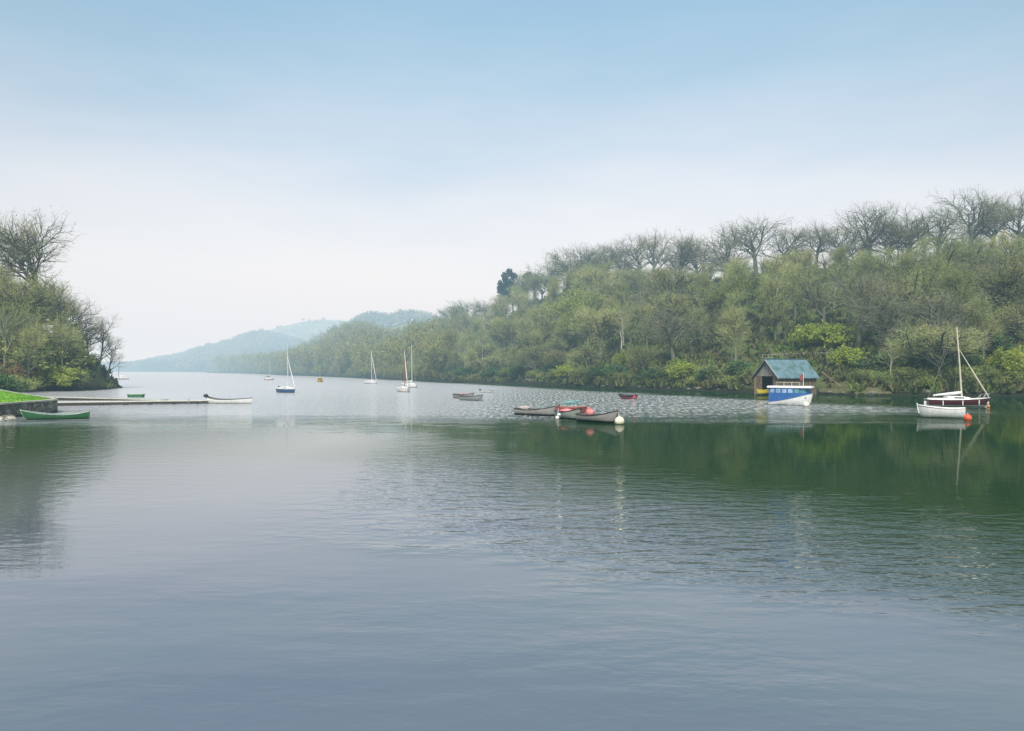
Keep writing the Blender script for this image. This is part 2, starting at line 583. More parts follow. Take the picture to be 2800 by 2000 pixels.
def grid_faces(nr, nc):
    return [(r * nc + c, r * nc + c + 1, (r + 1) * nc + c + 1, (r + 1) * nc + c) for r in range(nr - 1) for c in range(nc - 1)]


pxs = np.concatenate([np.arange(560, 1200, 10), np.arange(1200, 3401, 16)])
ts = np.concatenate([[-0.03, 0.0, 0.015, 0.03], np.arange(0.07, 1.05, 0.045), np.arange(1.1, 2.1, 0.15)])
V, cov = [], []
for t in ts:
    for px in pxs:
        V.append(near_pt(px, t))
        fld = 1.0 if (1030 < px < 1112 and 0.58 < t < 0.97) else 0.0
        snd = 0.0
        cov.append(fld)
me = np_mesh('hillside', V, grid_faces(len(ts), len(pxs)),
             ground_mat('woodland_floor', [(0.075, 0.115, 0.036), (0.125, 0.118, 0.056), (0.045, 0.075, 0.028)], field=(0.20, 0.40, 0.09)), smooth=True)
attr(me, 'cover', cov)
tag(link('hillside', me), 'long wooded ridge rising from the lake shore', kind='structure')


def far_pt(px, t, D0, W, skyt, th):
    d0 = PX(D0, px)
    d1 = d0 + PX(W, px)
    zr = max(0.5, H_CAM + (HY - PX(skyt, px)) / F * d1 - th)
    d = d0 + t * (d1 - d0)
    s = float(sstep(-0.3, 1.15, min(t, 1))) - 0.12 * (1 - min(max(t, 0), 1))
    z = -1.5 if t < 0 else 0.6 + max(0, zr * s) * (1 if t <= 1 else 1 - 0.3 * (t - 1))
    x = (px - CX) / F * d
    return Vector((x, d, z))


FB_D = [(250, 1090), (400, 1000), (560, 930), (800, 900), (1000, 890)]
FB_W = [(250, 240), (1000, 240)]
FB_S = [(250, 1000), (330, 996), (388, 983), (445, 972), (511, 958), (546, 942), (608, 926), (674, 905), (700, 894), (727, 899), (770, 908), (850, 930), (1000, 975)]
FK_D = [(880, 720), (1500, 640)]
FK_W = [(880, 170), (1500, 170)]
FK_S = [(880, 1000), (930, 905), (960, 874), (985, 857), (1012, 846), (1040, 849), (1070, 856), (1100, 845), (1131, 839), (1158, 848), (1240, 880), (1500, 960)]
FC_D = [(250, 1180), (1400, 1150)]
FC_W = [(250, 330), (1400, 330)]
FC_S = [(250, 1004), (500, 1002), (600, 975), (680, 925), (727, 903), (762, 892), (828, 876), (885, 871), (938, 875), (1000, 890), (1200, 930), (1400, 960)]
for nm, D0, W, S, th, mat, lab in (
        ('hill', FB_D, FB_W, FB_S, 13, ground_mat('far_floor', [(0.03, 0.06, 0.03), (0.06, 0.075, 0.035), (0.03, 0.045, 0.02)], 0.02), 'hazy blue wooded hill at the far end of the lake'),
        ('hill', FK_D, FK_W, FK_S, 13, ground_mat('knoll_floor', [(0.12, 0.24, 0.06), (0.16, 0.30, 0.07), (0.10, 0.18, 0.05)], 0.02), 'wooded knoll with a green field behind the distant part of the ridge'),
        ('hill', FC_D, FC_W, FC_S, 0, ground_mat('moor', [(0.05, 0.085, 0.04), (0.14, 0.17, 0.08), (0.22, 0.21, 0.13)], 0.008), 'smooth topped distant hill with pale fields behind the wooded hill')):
    px_ = np.arange(890, 1480, 14) if D0 is FK_D else np.arange(250, 1001 if th else 1401, 14)
    t_ = np.concatenate([[-0.02, 0.0], np.arange(0.05, 1.06, 0.06), [1.3, 1.7, 2.2]])
    V = [far_pt(p, t, D0, W, S, th) for t in t_ for p in px_]
    tag(link(nm, np_mesh(nm, V, grid_faces(len(t_), len(px_)), mat, smooth=True)), lab, kind='structure')

# ------------------------------------------------------------------ trees: generator
def vnorm(v):
    l = sqrt(v[0] * v[0] + v[1] * v[1] + v[2] * v[2]) or 1.0
    return (v[0] / l, v[1] / l, v[2] / l)


def deviate(d, ang, rng):
    """direction d turned by ang about a random azimuth"""
    a = (0, 0, 1) if abs(d[2]) < 0.9 else (1, 0, 0)
    u = vnorm((d[1] * a[2] - d[2] * a[1], d[2] * a[0] - d[0] * a[2], d[0] * a[1] - d[1] * a[0]))
    v = (d[1] * u[2] - d[2] * u[1], d[2] * u[0] - d[0] * u[2], d[0] * u[1] - d[1] * u[0])
    w = rng.uniform(0, 2 * pi)
    ca, sa, cw, sw = cos(ang), sin(ang), cos(w), sin(w)
    return tuple(d[i] * ca + (u[i] * cw + v[i] * sw) * sa for i in range(3))


class Tree:
    """trunk and limbs as tapered tubes; twigs as thin ribbons; leaves as small quads. Unit height."""

    def __init__(s, seed, cfg):
        s.rng = random.Random(seed)
        s.c = cfg
        s.tv, s.tf = [], []          # trunk + limbs
        s.wv, s.wf, s.wm = [], [], []  # twigs (0) and leaves (1)
        c = cfg
        for k in range(c.get('stems', 1)):
            if c.get('stems', 1) > 1:
                a = 2 * pi * k / c['stems'] + s.rng.uniform(-.5, .5)
                tilt = c.get('tilt', 0.25) * s.rng.uniform(0.5, 1.2)
                d = vnorm((sin(tilt) * cos(a), sin(tilt) * sin(a), cos(tilt)))
                p = (0.02 * cos(a), 0.02 * sin(a), -0.02)
            else:
                d = vnorm((s.rng.uniform(-.05, .05) + c.get('lean', 0), s.rng.uniform(-.05, .05), 1))
                p = (0, 0, -0.02)
            s.grow(p, d, c['len'][0], c['rad'][0], 0)
        V = np.array(s.tv + s.wv) if s.wv else np.array(s.tv)
        h = V[:, 2].max()
        s.scale = 1.0 / h
        s.width = max(np.abs(V[:, 0]).max(), np.abs(V[:, 1]).max()) / h

    def grow(s, p, d, L, r, lev):
        c, rng = s.c, s.rng
        nseg = (5, 4, 3, 3, 2, 2)[lev]
        wob = c['wob'][lev]
        upb = c['up'][lev]
        pts, dirs = [p], [d]
        for i in range(nseg):
            d = vnorm((d[0] + rng.uniform(-wob, wob), d[1] + rng.uniform(-wob, wob), d[2] + rng.uniform(-wob, wob) + upb))
            p = (p[0] + d[0] * L / nseg, p[1] + d[1] * L / nseg, p[2] + d[2] * L / nseg)
            pts.append(p)
            dirs.append(d)
        if lev <= c['tube_lev']:
            s.tube(pts, r, max(r * c['taper'][lev], 0.0012), 7 if lev == 0 else 5 if lev == 1 else 3)
        else:
            s.ribbon(pts, r)
        if lev + 1 < len(c['len']):
            n = c['n'][lev]
            n = n + rng.randint(-1, 1) if n > 3 else n
            for k in range(n):
                t = c['t0'][lev] + (1 - c['t0'][lev]) * (k + rng.uniform(0.1, 0.9)) / n
                f = t * nseg
                i = min(int(f), nseg - 1)
                g = f - i
                q = tuple(pts[i][j] + (pts[i + 1][j] - pts[i][j]) * g for j in range(3))
                ang = radians(rng.uniform(*c['ang'][lev])) * (1.15 - 0.35 * t)
                nd = deviate(dirs[i + 1], ang, rng)
                if nd[2] < c.get('minz', -0.2):
                    nd = vnorm((nd[0], nd[1], c.get('minz', -0.2) + 0.15))
                s.grow(q, nd, c['len'][lev + 1] * rng.uniform(0.7, 1.2) * (1.15 - c.get('short', 0.4) * t), c['rad'][lev + 1] * rng.uniform(.75, 1.2) * (1.1 - .3 * t), lev + 1)
        elif c.get('leaf', 0) and rng.random() < c['leaf']:
            for _ in range(c.get('nleaf', 1)):
                s.leaf(pts[rng.randint(1, nseg)], c['leafsize'] * rng.uniform(0.6, 1.4))

    def tube(s, pts, r0, r1, n):
        o = len(s.tv)
        m = len(pts)
        for i, p in enumerate(pts):
            a = pts[min(i + 1, m - 1)]
            b_ = pts[max(i - 1, 0)]
            t = vnorm((a[0] - b_[0], a[1] - b_[1], a[2] - b_[2]))
            ax = (0, 0, 1) if abs(t[2]) < 0.9 else (1, 0, 0)
            u = vnorm((t[1] * ax[2] - t[2] * ax[1], t[2] * ax[0] - t[0] * ax[2], t[0] * ax[1] - t[1] * ax[0]))
            v = (t[1] * u[2] - t[2] * u[1], t[2] * u[0] - t[0] * u[2], t[0] * u[1] - t[1] * u[0])
            r = r0 + (r1 - r0) * i / (m - 1)
            for k in range(n):
                w_ = 2 * pi * k / n
                s.tv.append(tuple(p[j] + (u[j] * cos(w_) + v[j] * sin(w_)) * r for j in range(3)))
        for i in range(m - 1):
            for k in range(n):
                k2 = (k + 1) % n
                s.tf.append((o + i * n + k, o + i * n + k2, o + (i + 1) * n + k2, o + (i + 1) * n + k))

    def ribbon(s, pts, r):
        o = len(s.wv)
        m = len(pts)
        rng = s.rng
        sd_ = vnorm((rng.uniform(-1, 1), rng.uniform(-1, 1), rng.uniform(-1, 1)))
        for i, p in enumerate(pts):
            rr = r * (1 - 0.6 * i / (m - 1))
            s.wv.append(tuple(p[j] + sd_[j] * rr for j in range(3)))
            s.wv.append(tuple(p[j] - sd_[j] * rr for j in range(3)))
        for i in range(m - 1):
            s.wf.append((o + 2 * i, o + 2 * i + 1, o + 2 * i + 3, o + 2 * i + 2))
            s.wm.append(0)

    def leaf(s, p, z):
        o = len(s.wv)
        rng = s.rng
        a = vnorm((rng.uniform(-1, 1), rng.uniform(-1, 1), rng.uniform(-1, 1)))
        b_ = vnorm((rng.uniform(-1, 1), rng.uniform(-1, 1), rng.uniform(-1, 1)))
        p = tuple(p[j] + rng.uniform(-z, z) for j in range(3))
        for (i, j) in ((-1, 0), (0, -0.6), (1, 0), (0, 0.6)):
            s.wv.append(tuple(p[q] + (a[q] * i + b_[q] * j) * z for q in range(3)))
        s.wf.append((o, o + 1, o + 2, o + 3))
        s.wm.append(1)

    def meshes(s, name, bark, twig, leafm):
        k = s.scale
        tr = np_mesh(name + '_trunk', np.array(s.tv) * k, s.tf, bark, smooth=True)
        cw = np_mesh(name + '_crown', np.array(s.wv) * k, s.wf, [twig, leafm], s.wm)
        return tr, cw

    def arrays(s):
        """everything as one low set of quads: 0 twig, 1 leaf, 2 bark"""
        k = s.scale
        V = np.array(s.tv + s.wv) * k
        Fq = np.array(s.tf + [tuple(i + len(s.tv) for i in f) for f in s.wf])
        mi = np.array([2] * len(s.tf) + s.wm)
        return V, Fq, mi


BARK = plant_mat('bark', (0.075, 0.092, 0.064), (0.130, 0.142, 0.100), rand=0.2)
BARK_RIDGE = plant_mat('ridge_bark', (0.110, 0.125, 0.090), (0.170, 0.175, 0.130), rand=0.2)
BARK_PALE = plant_mat('pale_bark', (0.24, 0.25, 0.18), (0.42, 0.42, 0.32), rand=0.2)
TWIG = plant_mat('twigs', (0.205, 0.280, 0.110), (0.360, 0.345, 0.155), rand=0.28, scale=.12)
TWIG_GREY = plant_mat('grey_twigs', (0.180, 0.205, 0.125), (0.270, 0.265, 0.165), rand=0.2)
LEAF = plant_mat('spring_leaf', (0.200, 0.290, 0.078), (0.335, 0.360, 0.118), translucent=0.3, rand=0.25)
LEAF_YEL = plant_mat('fresh_leaf', (0.23, 0.33, 0.05), (0.38, 0.42, 0.085), translucent=0.35, rand=0.15)
LEAF_DARK = plant_mat('evergreen_leaf', (0.036, 0.095, 0.040), (0.085, 0.150, 0.060), translucent=0.15, rand=0.25)
LEAF_RUST = plant_mat('rust_leaf', (0.18, 0.115, 0.055), (0.28, 0.18, 0.08), translucent=0.2, rand=0.2)
PINE_N = plant_mat('pine_needles', (0.016, 0.042, 0.026), (0.035, 0.070, 0.040), rand=0.15)

OAK = dict(len=[.34, .40, .27, .165, .10, .060], rad=[.026, .0145, .0075, .0038, .0019, .0012], taper=[.62, .38, .4, .45, .5, .5],
           wob=[.08, .20, .28, .34, .34, .34], up=[.03, .07, .04, .05, .05, .05], n=[7, 5, 5, 5, 4], t0=[.62, .32, .22, .12, .12],
           ang=[(28, 66), (32, 62), (30, 62), (28, 62), (25, 60)], tube_lev=3, short=.35, minz=-.15)
TALL = dict(len=[.62, .27, .19, .12, .075], rad=[.020, .0085, .0042, .0021, .0013], taper=[.3, .35, .4, .45, .5],
            wob=[.05, .16, .26, .32, .34], up=[.02, .10, .08, .06, .05], n=[15, 6, 6, 5], t0=[.30, .2, .15, .12],
            ang=[(28, 52), (28, 55), (28, 58), (25, 58)], tube_lev=2, short=.55, minz=-.1)
BUSH = dict(stems=7, tilt=.55, len=[.48, .36, .22, .12], rad=[.014, .009, .005, .003], taper=[.5, .5, .5, .5], wob=[.18, .25, .3, .3],
            up=[.03, .03, .03, .02], n=[5, 5, 5], t0=[.25, .15, .1], ang=[(25, 60), (25, 65), (25, 65)], tube_lev=1, short=.3, minz=-.2,
            leaf=1.0, nleaf=3, leafsize=.030)


def cfg(base, **kw):
    d = dict(base)
    d.update(kw)
    return d


KIND = {}


def variant(kind, seed, c, bark, twig, leafm):
    T = Tree(seed, c)
    KIND.setdefault(kind, []).append((*T.meshes(kind, bark, twig, leafm), T.width))


for k in range(4):
    variant('oak', 11 + k, cfg(OAK, len=[.40, .36, .27, .18, .115, .070], t0=[.60, .32, .22, .12, .12], ang=[(24, 82), (32, 66), (30, 62), (28, 62), (25, 60)], n=[8, 5, 4, 4, 4], rad=[.030, .0155, .0080, .0040, .0017, .0010]), BARK_RIDGE, TWIG_GREY, LEAF)
for k in range(4):
    variant('bud', 31 + k, cfg(OAK, leaf=.42, nleaf=1, leafsize=.0062, n=[7, 5, 5, 4, 5], rad=[.028, .0175, .0095, .0044, .0019, .0012]), BARK, TWIG, LEAF)
for k in range(3):
    variant('tall', 51 + k, cfg(TALL, leaf=.5, nleaf=1, leafsize=.0062), BARK, TWIG, LEAF)
for k in range(2):
    variant('birch', 61 + k, cfg(TALL, leaf=.5, nleaf=1, leafsize=.0075, rad=[.015, .006, .0032, .0018, .0011], n=[11, 5, 5, 4], t0=[.48, .2, .15, .12]), BARK_PALE, TWIG, LEAF)
for k in range(2):
    variant('yellow_bush', 71 + k, cfg(BUSH, nleaf=5, leafsize=.032), BARK, TWIG, LEAF_YEL)
for k in range(3):
    variant('dark_bush', 81 + k, cfg(BUSH, nleaf=4, leafsize=.034), BARK, TWIG, LEAF_DARK)
for k in range(3):
    variant('olive_bush', 91 + k, cfg(BUSH, nleaf=2, leafsize=.026), BARK, TWIG, LEAF)
variant('rust_bush', 97, cfg(BUSH, nleaf=2, leafsize=.026), BARK, TWIG, LEAF_RUST)
variant('green_tree', 101, cfg(OAK, leaf=1, nleaf=1, leafsize=.012), BARK, TWIG, plant_mat('young_leaf', (0.17, 0.26, 0.05), (0.27, 0.34, 0.08), translucent=0.3))


def place_tree(kind, loc, h, label, name, cat='tree', group=None, rz=None, var=None, wide=1.0):
    vs = KIND[kind]
    tr, cw, _ = vs[var if var is not None else random.randrange(len(vs))]
    t = thing(name, label, cat, loc, random.uniform(0, 2 * pi) if rz is None else rz, group)
    t.scale = (h * wide, h * wide, h)
    a = link('stem' if 'bush' in kind else 'trunk', tr, t)
    b_ = link('foliage' if 'bush' in kind else 'crown', cw, t)
    return t


# ---- wood on the near part of the hillside: individual trees
ORD = ['first', 'second', 'third', 'fourth', 'fifth', 'sixth', 'seventh', 'eighth', 'ninth', 'tenth', 'eleventh', 'twelfth', 'thirteenth', 'fourteenth',
       'fifteenth', 'sixteenth', 'seventeenth', 'eighteenth', 'nineteenth', 'twentieth', 'twenty-first', 'twenty-second', 'twenty-third', 'twenty-fourth',
       'twenty-fifth', 'twenty-sixth', 'twenty-seventh', 'twenty-eighth', 'twenty-ninth', 'thirtieth', 'thirty-first', 'thirty-second', 'thirty-third']
SECT = [(1180, 'beyond the pair of small rowing boats'), (1330, 'under the pine clump'), (1480, 'above the pale empty dinghy'), (1620, 'beyond the grey rowing boats'), (1760, 'above the red dinghy'),
        (1900, 'above the round yellow bush'), (2040, 'just before the boathouse'), (2140, 'above the boathouse roof'), (2270, 'just past the boathouse'), (2400, 'above the sandy bank'),
        (2540, 'behind the tall sailing mast'), (2680, 'at the open end of the ridge')]


def sector(px):
    s = SECT[0][1]
    for a, b_ in SECT:
        if px >= a:
            s = b_
    return s


placed = []


def free(p, r):
    return all((p.x - q.x) ** 2 + (p.y - q.y) ** 2 > r * r for q in placed)


ntree = 0
# skyline row
px, k = 1195.0, 0
rs = random.Random(5)
row = []
while px < 2860:
    p = near_pt(px, 1.0 + rs.uniform(-.06, .10))
    row.append((px, p))
    px += 7.4 * rs.uniform(.7, 1.3) / p.y * F
for k, (px, p) in enumerate(row):
    want = H_CAM + (HY - PX(SKY, px)) / F * p.y - p.z
    h = min(21, max(9, want * rs.uniform(.96, 1.26)))
    if 1350 < px < 1420:
        continue
    placed.append(p)
    place_tree('oak' if px > 1700 or k % 3 == 0 else 'bud', p - Vector((0, 0, .2)), h, f'bare oak on the skyline, {ORD[k % 33]} along the ridge counted from its lower end', 'oak_tree', group='bare trees along the skyline', var=k % 4, wide=rs.uniform(.95, 1.4))
    ntree += 1
# second skyline row, just behind
px = 1500.0
while px < 2850:
    p = near_pt(px, 1.16 + rs.uniform(-.04, .04))
    h = min(15, max(8, (H_CAM + (HY - PX(SKY, px)) / F * p.y - p.z) * rs.uniform(.8, .98)))
    placed.append(p)
    place_tree('oak', p, h, 'bare oak standing behind the front skyline trees ' + sector(px), 'oak_tree', group='second row of skyline oaks ' + sector(px), wide=1.1)
    ntree += 1
    px += 19 * rs.uniform(.7, 1.3) / p.y * F
# pines standing at the shoulder of the ridge
PN = Tree(7, dict(len=[.85, .20, .11], rad=[.022, .007, .004], taper=[.35, .4, .5], wob=[.07, .18, .3], up=[.03, .03, .05], n=[15, 8], t0=[.38, .35], ang=[(50, 85), (25, 60)],
                  tube_lev=1, short=.55, minz=-.1, leaf=1, nleaf=26, leafsize=.028))
KIND['pine'] = [(*PN.meshes('pine', BARK, TWIG, PINE_N), PN.width)]
for (px, t, ysk, lab) in ((1404, .96, 733, 'dark pine with layered boughs, tallest of the clump on the ridge shoulder'), (1378, .93, 764, 'dark pine a little lower than its neighbour at the edge of the clump'),
                          (1440, 1.0, 742, 'dark pine half hidden among bare oaks beside the pine clump')):
    p = near_pt(px, t)
    h = H_CAM + (HY - ysk) / F * p.y - p.z
    place_tree('pine', p, h, lab, 'pine_tree', group='pines on the ridge shoulder', wide=.85)
    placed.append(p)
    ntree += 1
# slope
band = lambda t: 'near the water' if t < .2 else 'low on the slope' if t < .42 else 'halfway up the slope' if t < .68 else 'high on the slope'
for px, t in ((1866, .035), (1866, .1), (1545, .03), (1712, .13), (1712, .06), (2240, .22), (2240, .14), (2318, .12), (2755, .05), (2800, .07)):
    placed.append(near_pt(px, t))
BH = at(2150, 1079)         # boathouse stands here: keep it free
tries = 0
while ntree < 262 and tries < 9000:
    tries += 1
    px = 1180 + (2900 - 1180) * rs.random()
    t = rs.uniform(.03, .94)
    p = near_pt(px, t)
    if not free(p, rs.uniform(7.2, 9.6) if t > .25 else 6.8):
        continue
    if 2055 < px < 2420 and t < .20:
        continue
    placed.append(p)
    kind = rs.choices(['bud', 'tall', 'oak', 'birch', 'green_tree'], [5, 4.2, 1.2, 1.1, .3 if t < .5 else .05])[0]
    h = rs.uniform(10.5, 16) * (0.72 if t < .14 else 1)
    if px < 1700:
        h = min(h, 16 - max(0, t - .5) * 5)
    elif t > .55:
        h = min(h, rs.uniform(11.0, 13.5) - (t - .55) * 15)
    desc = {'bud': 'round crowned budding tree', 'tall': 'slender budding tree', 'oak': 'bare grey oak', 'birch': 'pale stemmed birch', 'green_tree': 'fresh green tree'}[kind]
    nm = {'bud': 'budding_tree', 'tall': 'slender_tree', 'oak': 'oak_tree', 'birch': 'birch_tree', 'green_tree': 'leafing_tree'}[kind]
    lab = f'{desc} {band(t)} {sector(px)}'
    place_tree(kind, p - Vector((0, 0, .2)), h, lab, nm, group=lab, wide=rs.uniform(1.0, 1.35) if kind not in ('birch', 'tall') else rs.uniform(.85, 1.1))
    ntree += 1
print('hill trees', ntree)

# shrubs on the far shore, each its own thing
def shrub(kind, px, t, h, lab, wide=1.0, group=None):
    p = near_pt(px, t)
    place_tree(kind, p - Vector((0, 0, .1)), h, lab, {'yellow_bush': 'yellow_green_bush', 'dark_bush': 'evergreen_bush', 'olive_bush': 'olive_bush', 'rust_bush': 'rusty_bush'}[kind], 'bush', group, wide=wide)


for (px, t, h, lab) in ((1866, .035, 4.6, 'round bright yellow green bush at the water before the boathouse'), (1545, .03, 4.2, 'upright yellow green bush at the waterline beyond the grey rowing boats'),
                        (1712, .13, 4.0, 'yellow green bush a little up the slope above the red dinghy'), (2240, .22, 6.0, 'tall bright green bush just behind the boathouse'),
                        (2318, .12, 4.6, 'bright green bush on the bank past the boathouse'), (2755, .05, 5.6, 'broad yellow green bush on the shore at the bow side of the sailing boat'),
                        (2800, .07, 6.0, 'largest yellow green bush past the bow of the sailing boat'), (2540, .018, 1.8, 'low bright bush on the stone wall behind the sailing boat'),
                        (885, .02, 6.0, 'pale yellow bush on the distant shore behind the yellow boat'), (1010, .02, 5.5, 'buff coloured bush on the distant shore behind the blue covered yacht')):
    shrub('yellow_bush', px, t, h, lab, 1.25)
for (px, t, h) in ((2370, .07, 3.6), (2420, .09, 4.2), (2590, .13, 6.0), (2640, .07, 4.0), (2500, .10, 5.0), (2020, .05, 4.0), (1790, .03, 3.4), (1640, .03, 3.6), (1500, .05, 3.6), (1350, .04, 4), (1690, .05, 3.4), (1940, .04, 3.2),
                   (2690, .18, 5.5), (2470, .24, 5.5), (1420, .03, 3.8), (1270, .04, 4)):
    lab = f'dark evergreen bush {"at the water" if t < .055 else "on the bank"} {sector(px)}'
    shrub('dark_bush', px, t, h, lab, 1.3, lab)
px = 1200
while px < 2880:
    if not 2055 < px < 2330:
        t = rs.uniform(.012, .05)
        lab = f'low olive bush on the water\'s edge {sector(px)}'
        shrub('olive_bush', px, t, rs.uniform(1.8, 3.6), lab, 1.35, lab)
    px += rs.uniform(22, 40)

# undergrowth on the slope: nobody could count it
def tuft_arrays(n, rng, size):
    V, Fq = [], []
    for i in range(n):
        a = rng.uniform(0, 2 * pi)
        h = rng.uniform(.5, 1.0) * size
        wd = rng.uniform(.10, .25) * size
        ox, oy = rng.uniform(-.5, .5) * size, rng.uniform(-.5, .5) * size
        lx, ly = rng.uniform(-.5, .5) * size, rng.uniform(-.5, .5) * size
        o = len(V)
        V += [(ox - cos(a) * wd, oy - sin(a) * wd, 0), (ox + cos(a) * wd, oy + sin(a) * wd, 0), (ox + lx + cos(a) * wd * .5, oy + ly + sin(a) * wd * .5, h), (ox + lx - cos(a) * wd * .5, oy + ly - sin(a) * wd * .5, h)]
        Fq.append((o, o + 1, o + 2, o + 3))
    return np.array(V), np.array(Fq)


def scatter(name, label, spots, protos, mats, sized):
    """one mesh of many copies: stuff"""
    VV, FF, MM = [], [], []
    o = 0
    rng = random.Random(3)
    for p, s in spots:
        V, Fq, mi = rng.choice(protos)
        a = rng.uniform(0, 2 * pi)
        c_, s_ = cos(a), sin(a)
        sx = s * rng.uniform(.85, 1.2)
        W = np.empty_like(V)
        W[:, 0] = (V[:, 0] * c_ - V[:, 1] * s_) * sx + p[0]
        W[:, 1] = (V[:, 0] * s_ + V[:, 1] * c_) * sx + p[1]
        W[:, 2] = V[:, 2] * s + p[2]
        VV.append(W)
        FF.append(Fq + o)
        MM.append(mi)
        o += len(V)
    me = np_mesh(name, np.concatenate(VV), np.concatenate(FF), mats, np.concatenate(MM))
    return tag(link(name, me), label, kind='stuff')


UND = [plant_mat('bramble', (0.070, 0.115, 0.038), (0.150, 0.140, 0.065), translucent=.2, scale=.25), plant_mat('moss_grass', (0.10, 0.18, 0.035), (0.17, 0.23, 0.06), translucent=.2, scale=.25)]
protos = []
r4 = random.Random(4)
for q in range(4):
    V, Fq = tuft_arrays(22, r4, 1.0)
    protos.append((V, Fq, np.zeros(len(Fq), int)))
for q in range(2):
    V, Fq = tuft_arrays(22, r4, 0.8)
    protos.append((V, Fq, np.ones(len(Fq), int)))
spots = []
while len(spots) < 5200:
    px = 1150 + 1800 * rs.random()
    t = rs.random() ** 1.4 * 1.05 + .006
    if 2060 < px < 2245 and t < .12:
        continue
    if 2245 < px < 2440 and .004 < t < .05 and rs.random() < .8:
        continue
    p = near_pt(px, t)
    spots.append(((p.x, p.y, p.z - .1), rs.uniform(.7, 1.8)))
scatter('undergrowth', 'tangled brambles and moss covering the slope under the trees', spots, protos, UND, 1)

# ---- distant wood down the ridge, which reads as one mass
LOWTALL = dict(len=[.50, .36, .22, .12], rad=[.02, .010, .007, .006], taper=[.4, .4, .4, .4], wob=[.06, .2, .3, .3], up=[.02, .08, .06, .05], n=[11, 6, 5], t0=[.12, .2, .15],
               ang=[(30, 62), (28, 60), (28, 62)], tube_lev=0, short=.45, minz=-.1, leaf=.6, nleaf=1, leafsize=.022)
low = [Tree(200 + q, LOWTALL).arrays() for q in range(5)]
spots = []
pl = []
r6 = random.Random(6)
tries = 0
while tries < 26000:
    tries += 1
    px = 600 + (1190 - 600) * r6.random() ** .8
    t = r6.uniform(.01, 1.12)
    if 1030 < px < 1112 and .58 < t < .97:
        continue
    p = near_pt(px, t)
    if any((p.x - a) ** 2 + (p.y - b_) ** 2 < 56 for a, b_ in pl):
        continue
    pl.append((p.x, p.y))
    h = r6.uniform(13, 18)
    if 1020 < px < 1125 and t > .40:
        h = 8.5 if t < .97 else 15
    spots.append((p, h))
    if len(spots) > 900:
        break
for q in range(40):      # past the open end of the ridge, outside the photo
    p = near_pt(2910 + 450 * r6.random(), r6.uniform(.05, 1.1))
    spots.append((p, r6.uniform(10, 14)))
print('far wood', len(spots))
for q in range(520):
    spots.append((near_pt(600 + 600 * r6.random(), .008 + .16 * r6.random() ** 1.5), r6.uniform(2.5, 6)))
scatter('woods', 'hazy bare wood covering the distant part of the ridge', spots, low, [TWIG, LEAF, BARK], 1)

CLUMP = dict(stems=3, tilt=.35, len=[.7, .4, .2], rad=[.02, .014, .012], taper=[.5, .5, .5], wob=[.1, .25, .3], up=[.02, .05, .03], n=[6, 4], t0=[.3, .2], ang=[(25, 65), (25, 65)],
             tube_lev=-1, short=.3, minz=-.1, leaf=1, nleaf=3, leafsize=.085)
clump = [Tree(300 + q, CLUMP).arrays() for q in range(4)]
spots = []
for q in range(1500):
    px = 250 + 620 * r6.random()
    t = r6.uniform(.01, 1.08)
    spots.append((far_pt(px, t, FB_D, FB_W, FB_S, 13), r6.uniform(9, 14)))
FARL = plant_mat('far_leaf', (0.015, 0.035, 0.015), (0.19, 0.19, 0.10), scale=.022)
scatter('woods', 'blue hazed wood on the hill at the far end of the lake', spots, clump, [TWIG, FARL, BARK], 1)
spots = []
for q in range(210):
    spots.append((far_pt(905 + 420 * r6.random(), r6.uniform(.86, 1.06), FK_D, FK_W, FK_S, 13), r6.uniform(10, 15)))
scatter('woods', 'pale wood crowning the knoll above its green field', spots, clump, [TWIG, FARL, BARK], 1)
spots = []
spots.append((far_pt(828, 1.0, FC_D, FC_W, FC_S, 0), 8))
for q in range(260):
    px = 620 + 420 * r6.random()
    t = r6.choice([.30, .42, .55, .68, .8]) + r6.uniform(-.03, .03)
    spots.append((far_pt(px, t, FC_D, FC_W, FC_S, 0), r6.uniform(8, 13)))
scatter('woods', 'broken lines of trees between the pale fields of the distant hill', spots, clump, [TWIG, FARL, BARK], 1)

# ------------------------------------------------------------------ left bank
BANK = [(-72, 113), (-90, 138), (-88, 149), (-79.6, 147), (-80.5, 158), (-84.5, 174), (-93, 187), (-120, 215), (-260, 330), (-420, 330), (-420, 112)]


def seg_dist(p, a, b_):
    ax, ay = a
    bx, by = b_
    dx, dy = bx - ax, by - ay
    t = max(0, min(1, ((p[0] - ax) * dx + (p[1] - ay) * dy) / (dx * dx + dy * dy)))
    return sqrt((p[0] - ax - t * dx) ** 2 + (p[1] - ay - t * dy) ** 2)


def inside(p, poly):
    r = False
    for i in range(len(poly)):
        (x0, y0), (x1, y1) = poly[i - 1], poly[i]
        if (y0 > p[1]) != (y1 > p[1]) and p[0] < (x1 - x0) * (p[1] - y0) / (y1 - y0) + x0:
            r = not r
    return r


def bank_z(x, y):
    d = min(seg_dist((x, y), BANK[i], BANK[i + 1]) for i in range(9))
    d = min(d, seg_dist((x, y), BANK[10], BANK[0]) + 1.6)
    if not inside((x, y), BANK):
        return max(-1.5, 0.15 - d * 0.6)
    return 0.15 + 15 * (1 - exp(-max(0, d - .6) / 12)) + min(d, 1) * .35 + .5 * mnoise.noise(Vector((x * .12, y * .12, 3)))


